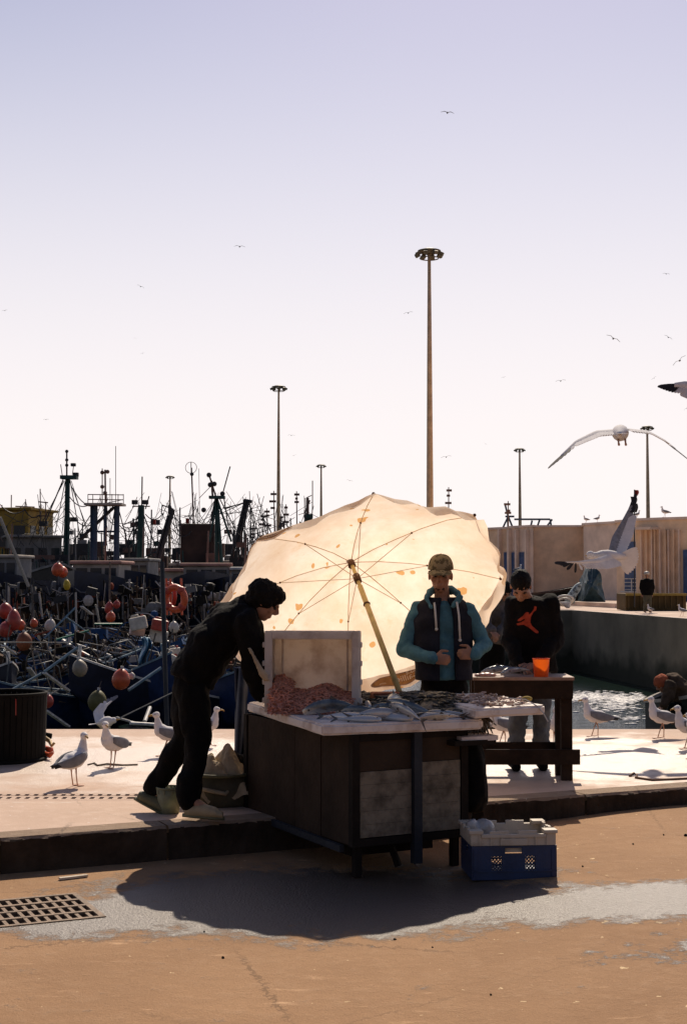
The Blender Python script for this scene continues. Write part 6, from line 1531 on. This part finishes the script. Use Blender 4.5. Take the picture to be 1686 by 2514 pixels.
# small litter
solo(MB().beam(P(146,2156,0)*0+G(146,2158,rz(-1)+.01), G(214,2150,rz(-1)+.01), .03, .012), 'wood_stick', M_wcr, 'pale flat stick lying in the gutter below the kerb', 'stick')
solo(MB().tube([G(216,1878,.135),G(232,1874,.14),G(240,1880,.136),G(262,1876,.14),G(300,1879,.136),G(338,1878,.135)], .008, 6), 'dry_stalk', M_wood, 'dry stalk lying behind the pair of gulls', 'stalk')
solo(MB().tube([G(1545,1906,.135),G(1556,1899,.15),G(1563,1903,.14),G(1560,1910,.136),G(1600,1916,.136),G(1650,1914,.136),G(1690,1912,.136)], .010, 6), 'rope_end', M_rust, 'loose rope end with a knot lying near the kerb edge', 'rope')
rs = random.Random(77)
for (px,py,r) in ((968,2310,6),(546,2354,5),(1429,2150,4),(1683,2085,9),(1553,2102,4),(1628,2082,4),(500,2290,3),(1203,2450,3),(1060,2330,3)):
    g = G(px,py,rz(0)); q = MB().ball((0,0,0), r*.0014, 7, 5); me = q.mesh('p'); crumple(me,.006,60); o = link(me, 'pebble', M_dk2); o.location = (g.x,g.y,g.z*0+rz(g.x)+.004); tag(o, 'small dark pebble lying on the road', 'pebble', 'pebbles on the road')
# ------------------------------------------------------------------ gulls
M_gw = mat('gull_white', (.74,.70,.68), .8, .12, 12, .3, 70); M_gg = mat('gull_grey', (.21,.21,.23), .8, .25, 14, .4, 70); M_gb2 = mat('gull_black', (.025,.022,.022), .7, .3, 14)
M_bk2 = mat('gull_beak', (.45,.27,.08), .5, .2, 20); M_lg = mat('gull_leg', (.50,.27,.17), .6, .2, 20); M_tan = mat('gull_young_brown', (.30,.22,.16), .85, .6, 30, .3, 70, col2=(.12,.08,.06), lo=.42, hi=.58)
def stand_gull(label, turn=0, neck=1.0, walk=.03, wingm=None, low=False):
    t = thing('gull', label, 'gull', group='gulls standing about the harbour'); q = MB()
    hz_ = .37*neck if not low else .30
    hd = V((-.10,0,hz_))
    q.limb([V((.0,0,.205)),V((.07,0,.195)),V((.13,0,.185))],[.066,.066,.045]); q.limb([V((.13,0,.185)),V((.22,0,.175))],[.045,.012])
    q.limb([V((-.03,0,.225)),V((-.062,0,.27)),V((-.072,0,hz_-.04))],[.062,.042,.026]); q.ball((-.055,0,.225),(.045,.05,.055))
    tv = V((-math.cos(turn),-math.sin(turn),0)); hc = V((-.078,0,hz_)); q.ball(hc,.031,12,8); q.ball(hc+tv*.016,(.026,.026,.024),10,8)
    link(remesh(q,.007,3), 'body', M_gw, t, smooth=True)
    MB().tube([hc+tv*.030+Z*-.002, hc+tv*.058-Z*.004, hc+tv*.076-Z*.010, hc+tv*.078-Z*.02],[.0095,.008,.006,.002],8).build('beak', M_bk2, t, smooth=True)
    sd = V((-tv.y,tv.x,0))
    for s_ in (-1,1):
        MB().ball(hc+sd*s_*.026+tv*.010+Z*.006,.0045,8,6).build('eye', M_eye, t, smooth=True)
        q = MB(); secs = []
        for i in range(9):
            u = i/8; x = -.045+.30*u; zc = .235-.055*u-.01*math.sin(PI*u); hh_ = .048*math.sin(PI*min(1,u*.85+.13))**.8*(1-.35*u)+.003; yo = .066*math.sin(PI*min(1,(u*.8+.28)))**.6+.004
            secs.append((V((x,s_*yo,zc)), Y, Z, .010, hh_))
        w_ = q.sweep(secs,12).build('wing', wingm or M_gg, t, smooth=True)
        for k in range(3):
            q = MB(); q.sweep([(V((.15+.01*k,s_*.035,.19-.006*k)),Y,Z,.006,.012),(V((.23+.012*k,s_*.018,.182-.008*k)),Y,Z,.005,.010),(V((.285-.02*k,s_*.006,.178-.009*k)),Y,Z,.002,.003)],8); q.build('wing_tip', M_gb2, w_, smooth=True)
        x0 = s_*walk
        MB().tube([(.035+x0*.3,s_*.026,.15),(.03+x0,s_*.028,.085),(.015+x0*1.4,s_*.028,.008)],[.008,.0048,.0048],7).build('leg', M_lg, t, smooth=True)
        fx = .015+x0*1.4; q = MB(); q.v = [V((fx+.01,s_*.028,.006)),V((fx-.048,s_*.028-.026,.004)),V((fx-.056,s_*.028,.005)),V((fx-.048,s_*.028+.026,.004))]; q.f = [(0,1,2),(0,2,3)]; q.build('webbed_foot', M_lg, t, solid=.004)
    return t
protos = {}
def gull_at(px, py, z, yaw, label, key='a', sc_=1.0, d=None, loc=None):
    if key not in protos:
        kw = dict(a=dict(), b=dict(turn=.9,neck=.98,walk=.012), c=dict(turn=-2.0,neck=1.02,walk=.004), y=dict(wingm=M_tan,neck=.9))[key]
        r = stand_gull(label, **kw); protos[key] = (r, snapshot(r)); o = r
    else: o = dup(*protos[key], (0,0,0), (0,0,0), label)
    o['label'] = label
    p = loc if loc is not None else (G(px,py,z) if d is None else V((P(px,py,d).x,d,z)))
    o.location = p; o.rotation_euler = (0,0,R(yaw)); o.scale = (sc_,)*3; return o
QZ = .132
gull_at(188,1930,QZ,238,'gull standing in front with its back turned, nearest the drain cover','c',.98)
gull_at(272,1886,QZ,62,'gull facing forward with an orange foot set aside, breast toward the viewer','b',1.0)
gull_at(405,1856,QZ,0,'gull in profile half hidden by the bending man, before his knees','a',.97)
gull_at(512,1832,QZ,180,'gull seen between the legs of the bending man and the cart','a',.92)
gull_at(1228,1832,QZ,12,'gull whose head is hidden behind the white side slab','a',1.0)
gull_at(1366,1834,QZ,80,'gull facing forward beside the table leg','b',.98)
gull_at(1456,1808,QZ,8,'gull walking near the water edge just past the cutting table','a',.98)
gull_at(1374,1796,QZ,60,'gull peeping out behind another at the table leg','b',.9)
gull_at(1618,1812,QZ,10,'gull striding before the dark rowing boat','a',1.02)
gull_at(1682,1838,QZ,20,'gull with folded grey wing beside the striding gull at the picture edge','a',1.0)
gull_at(1712,1866,QZ,-60,'speckled brown young gull cut off by the picture edge','y',1.12)
gull_at(1594,1509,FQ+.01,30,'gull resting on the far quay by the feet of the distant man','a',.95,d=54)
gull_at(1672,1509,FQ+.01,-30,'gull on the bright rim of the far quay near the picture edge','a',1.05,d=51)
for px, yaw, lb, off in ((1438,20,'gull on the roof edge of the tan building where the facade steps',0),(1468,-160,'second gull on the roof edge of the tan building',0),(1566,190,'gull on the roof behind the raised wing and pennant',0),(1631,10,'large looking gull alone on the taller roof of the tan building',0)):
    a, tt = on_wall(px, 1340, .0); gull_at(px,0,0,yaw,lb,'a',1.75 if px == 1631 else 1.3,loc=V((a.x,a.y+.05,ROOF+.10)))
pl = P(1273,1413,50); q = MB().tube([(pl.x,50,FQ-.1),(pl.x,50,pl.z)],[.16,.13],12)
# a bollard post cannot stand in the basin: put it in the boat rank by the jetty corner
t = thing('mooring_pile', 'wooden mooring pile in the basin behind the head of the bowed man', 'pile', (pl.x,50,WZ-.5)); MB().tube([(0,0,0),(0,0,pl.z-WZ+.5)],[.17,.13],12).build('pile_shaft', M_dk2, t); MB().tube([(0,0,pl.z-WZ+.46),(0,0,pl.z-WZ+.52)],.15,12).build('pile_cap', M_dk2, t)
gull_at(0,0,0,150,'gull perched on the pile just over the head of the bowed man','b',.95,loc=V((pl.x,50,pl.z+.02)))
# ---- flying gulls
def feather(q, a, d_, L_, wd, nrm):
    d_ = d_.normalized(); s_ = d_.cross(nrm).normalized(); o = len(q.v)
    prof = [(0,.35),(.35,.8),(.75,1),(.93,.7),(1,.12)]
    for u, w_ in prof:
        for sg in (-1,1):
            q.v.append(a+d_*L_*u+s_*sg*wd*w_/2+nrm*.002); 
        for sg in (-1,1): q.v.append(a+d_*L_*u+s_*sg*wd*w_/2-nrm*.002)
    for i in range(len(prof)-1):
        k = o+i*4; q.f += [(k,k+1,k+5,k+4),(k+2,k+6,k+7,k+3),(k,k+4,k+6,k+2),(k+1,k+3,k+7,k+5)]
    q.f += [(o,o+2,o+3,o+1),(o+16,o+17,o+19,o+18)]
def fly_wing(t, LE, ch, mtl, tipm, chd, nprim=8, tipdir=None, tl=.2, secm=None):
    """LE: leading edge points; chd: chord lengths; ch: chord direction(s)"""
    n_ = len(LE); chs = ch if isinstance(ch, list) else [ch]*n_
    def le(u): k = u*(n_-1); i = min(int(k), n_-2); f_ = k-i; return LE[i].lerp(LE[i+1], f_)
    def cd(u): k = u*(n_-1); i = min(int(k), n_-2); f_ = k-i; return (chs[i].lerp(chs[i+1], f_)).normalized()*(chd[i]*(1-f_)+chd[i+1]*f_)
    span = (LE[-1]-LE[0]).normalized(); nrm = span.cross(V(chs[0])).normalized()
    if nrm.z < 0: nrm = -nrm
    q = MB()
    def up(u, w_): return le(u)+cd(u)*w_*.6+nrm*(.012*math.sin(PI*min(1,w_*1.1+.1))+.0)
    def dn(u, w_): return le(u)+cd(u)*w_*.6-nrm*(.008*math.sin(PI*w_))
    q.grid(up,16,5); q.grid(dn,16,5); w0 = q.build('wing', mtl, t, world=True, smooth=True)
    for k in range(15):      # secondaries
        u = .03+.64*k/14; a = le(u)+cd(u)*.45; d_ = cd(u).normalized()+span*.08*(u*2); q = MB(); feather(q, a, d_, cd(u).length*.62, .055, nrm); q.build('feather', secm or mtl, w0, world=True)
    for k in range(nprim):   # primaries fan towards the tip
        u = .66+.34*k/(nprim-1); a = le(min(1,u))+cd(min(1,u))*.12; f_ = k/(nprim-1); loc_span = (LE[-1]-LE[-2]).normalized()
        d_ = (cd(.7).normalized()*(1-f_)+loc_span*(.35+1.1*f_)).normalized(); q = MB(); feather(q, a, d_, tl*(.75+.35*f_), .035, nrm); q.build('primary', tipm if f_ > .25 else mtl, w0, world=True)
def fly_body(t, hd, tl_, r, headm=M_gw):
    q = MB(); d_ = (tl_-hd); q.tube([hd+d_*x for x in (0,.04,.10,.18,.30,.48,.66,.85,1.0)],[r*.28,r*.50,r*.55,r*.58,r*.90,r,r*.82,r*.45,r*.15],16); link(q.mesh('b'), 'body', headm, t, world=True, smooth=True)
    MB().tube([hd, hd-d_.normalized()*r*.75],[r*.2,r*.06],8).build('beak', M_bk2, t, world=True, smooth=True)
def tail(t, c, d_, spread, L_, nrm, n_=9, m_=M_gw, sd=None):
    d_ = V(d_).normalized(); sd = d_.cross(V(nrm)).normalized()
    for k in range(n_):
        a = (k/(n_-1)-.5)*2*spread; q = MB(); feather(q, V(c), d_*math.cos(a)+sd*math.sin(a), L_, .05, V(nrm).normalized()); q.build('tail_feather', m_, t, world=True)
# large gull over the building, gliding away
D = 14.8; t = thing('flying_gull', 'largest flying gull spread wide before the floodlight mast, legs dangling', 'gull', v(1522,1066), group='gulls in flight')
fly_body(t, v(1524,1058,.32), v(1520,1068,-.26), .088)
fly_wing(t, [v(1506,1054,.10),v(1462,1057,.12),v(1412,1082,.08),v(1376,1118,-.02)], V((0.05,-1,-.32)), M_gw, M_gb2, [.24,.25,.19,.10])
fly_wing(t, [v(1540,1053,.10),v(1588,1058,.12),v(1628,1080,.08),v(1656,1102,-.02)], V((-0.05,-1,-.22)), M_gw, M_gb2, [.24,.25,.19,.10])
tail(t, v(1521,1064,-.2), (0,-1,-.12), .35, .16, (0,-.12,1))
for px in (1517,1534): MB().tube([v(px,1078,-.1),v(px+1,1086,-.14),v(px+2,1092,-.18)],[.012,.009,.013],8).build('foot', M_lg, t, world=True, smooth=True)
# banking gull
D = 15.0; t = thing('flying_gull', 'banking gull with one wing raised and tail fanned before the tan building', 'gull', v(1490,1365), group='gulls in flight')
fly_body(t, v(1447,1364,-.05), v(1540,1366,.05), .065)
MB().ball(v(1449,1363,-.05), .045, 12, 8).build('head', M_gw, t, world=True, smooth=True)
fly_wing(t, [v(1492,1356,.05),v(1502,1318,.2),v(1524,1282,.3),v(1544,1245,.4)], [V((1,.1,-.1)),V((1,.1,.1)),V((.9,.1,.3)),V((.6,.1,.4))], mat('gull_mantle', (.30,.29,.30), .85, .3, 22, .5, 90), M_gb2, [.17,.22,.17,.08], tl=.17, secm=M_gw)
fly_wing(t, [v(1492,1360,-.06),v(1460,1372,-.25),v(1420,1378,-.4),v(1386,1380,-.5)], [V((.5,.2,-.35)),V((.4,.2,-.25)),V((.3,.2,-.15)),V((.2,.2,-.1))], M_gw, M_gb2, [.2,.18,.14,.09], tl=.13)
tail(t, v(1514,1366,.05), (1,0,-.30), .70, .23, (.2,1,.2), 11)
# gull entering at the picture edge
D = 13.0; t = thing('flying_gull', 'gull entering at the picture edge, only its black tipped wing in view', 'gull', v(1765,955), group='gulls in flight')
fly_body(t, v(1800,950,-.2), v(1745,965,.2), .08)
fly_wing(t, [v(1755,948),v(1715,938,.05),v(1680,936,.08),v(1655,940,.05)], V((-.15,-.35,-1)), M_gw, M_gb2, [.22,.2,.15,.10], nprim=9, tl=.16)
fly_wing(t, [v(1775,945),v(1810,920,-.1),v(1850,900,-.15),v(1890,905,-.2)], V((.1,-.5,-1)), M_gw, M_gb2, [.22,.2,.15,.10])
tail(t, v(1748,966,.15), (-.3,.5,-.4), .5, .16, (0,1,.5))
# gull lifting off beyond the quay behind the standing pair
D = 15.8; t = thing('flying_gull', 'gull taking off with a raised pale wing behind the forward facing gull', 'gull', v(262,1772), group='gulls in flight')
fly_body(t, v(285,1768), v(236,1778), .06)
fly_wing(t, [v(262,1775),v(254,1752,.1),v(264,1734,.15),v(276,1722,.2)], V((-1,.1,.1)), M_gw, M_gg, [.12,.11,.09,.05], nprim=6, tl=.09)
fly_wing(t, [v(262,1772,.05),v(266,1778,.2),v(272,1790,.3),v(280,1800,.4)], V((-1,.1,-.2)), M_gw, M_gg, [.12,.11,.09,.05], nprim=6, tl=.09)
tail(t, v(240,1777), (-1,0,-.1), .3, .1, (0,0,1))
# tiny distant gulls: body and two bent wings in one mesh
def tiny(px, py, span, roll, lab, m_=None, flap=.25):
    d = 1.25*FPX/span; s = d/FPX; c = P(px,py,d); q = MB(); rl = Matrix.Rotation(R(roll),3,'Y')
    q.tube([c+rl @ V((0,-.22,0)),c+rl @ V((0,-.1,0)),c+rl @ V((0,.1,0)),c+rl @ V((0,.25,0))],[.02,.07,.07,.01],7)
    for sg in (-1,1):
        pts = [V((0,0,.02)),V((sg*.28,0,flap*.28+.05)),V((sg*.62,.08,flap*.1))]; ch = [.2,.17,.03]; o = len(q.v)
        for p, w_ in zip(pts, ch):
            for dy, dz in ((-w_/2,0),(w_/2,0),(0,.018),(0,-.012)): q.v.append(c+rl @ (p+V((0,dy,dz))))
        for i in range(2):
            k = o+i*4; q.f += [(k,k+2,k+6,k+4),(k+2,k+1,k+5,k+6),(k+1,k+3,k+7,k+5),(k+3,k,k+4,k+7)]
        q.f += [(o+8,o+10,o+9,o+11)]
    return solo(q, 'distant_gull', m_ or M_gg, lab, 'gull', 'tiny gulls far off in the sky')
for px, py, sp_, rl, lab in ((1098,276,34,6,'highest tiny gull in the sky, above the tall mast'),(588,605,28,4,'tiny gull alone at mid height above the second mast'),(345,703,20,25,'dark tiny gull above the trawler masts, tilted'),
 (12,762,14,-10,'tiny gull at the outer edge of the sky over the trawlers'),(332,830,8,20,'speck of a gull below the tilted dark one'),(350,867,10,-15,'lower speck of a gull below the tilted dark one'),
 (1002,768,24,-12,'faint tiny gull beside the tall mast'),(1505,831,38,28,'tiny gull gliding high over the building'),(1640,828,22,30,'tiny gull near the upper picture edge over the black tipped wing'),(1635,672,18,5,'faint gull speck highest over the building'),
 (1376,935,26,-8,'tiny gull above the large gliding gull'),(1605,928,15,-35,'tiny gull beside the black tipped wing'),(1668,885,40,-38,'tiny gull with bent wings just above the black tipped wing'),(1236,926,12,-15,'gull speck between parasol and building sky'),
 (113,1030,14,0,'gull speck low over the tallest trawler mast'),(715,1069,18,4,'tiny gull between the two nearer masts'),(858,1180,16,15,'gull speck over the top of the parasol'),(1095,1122,26,-10,'tiny gull just past the tall mast above the parasol'),
 (722,1118,11,-20,'lower gull speck between the two nearer masts'),(1192,1090,9,35,'gull speck above the cap of the standing man'),(1684,1003,14,-40,'gull speck below the black tipped wing')):
    tiny(px, py, sp_, rl, lab, M_gb2 if px == 345 else None)
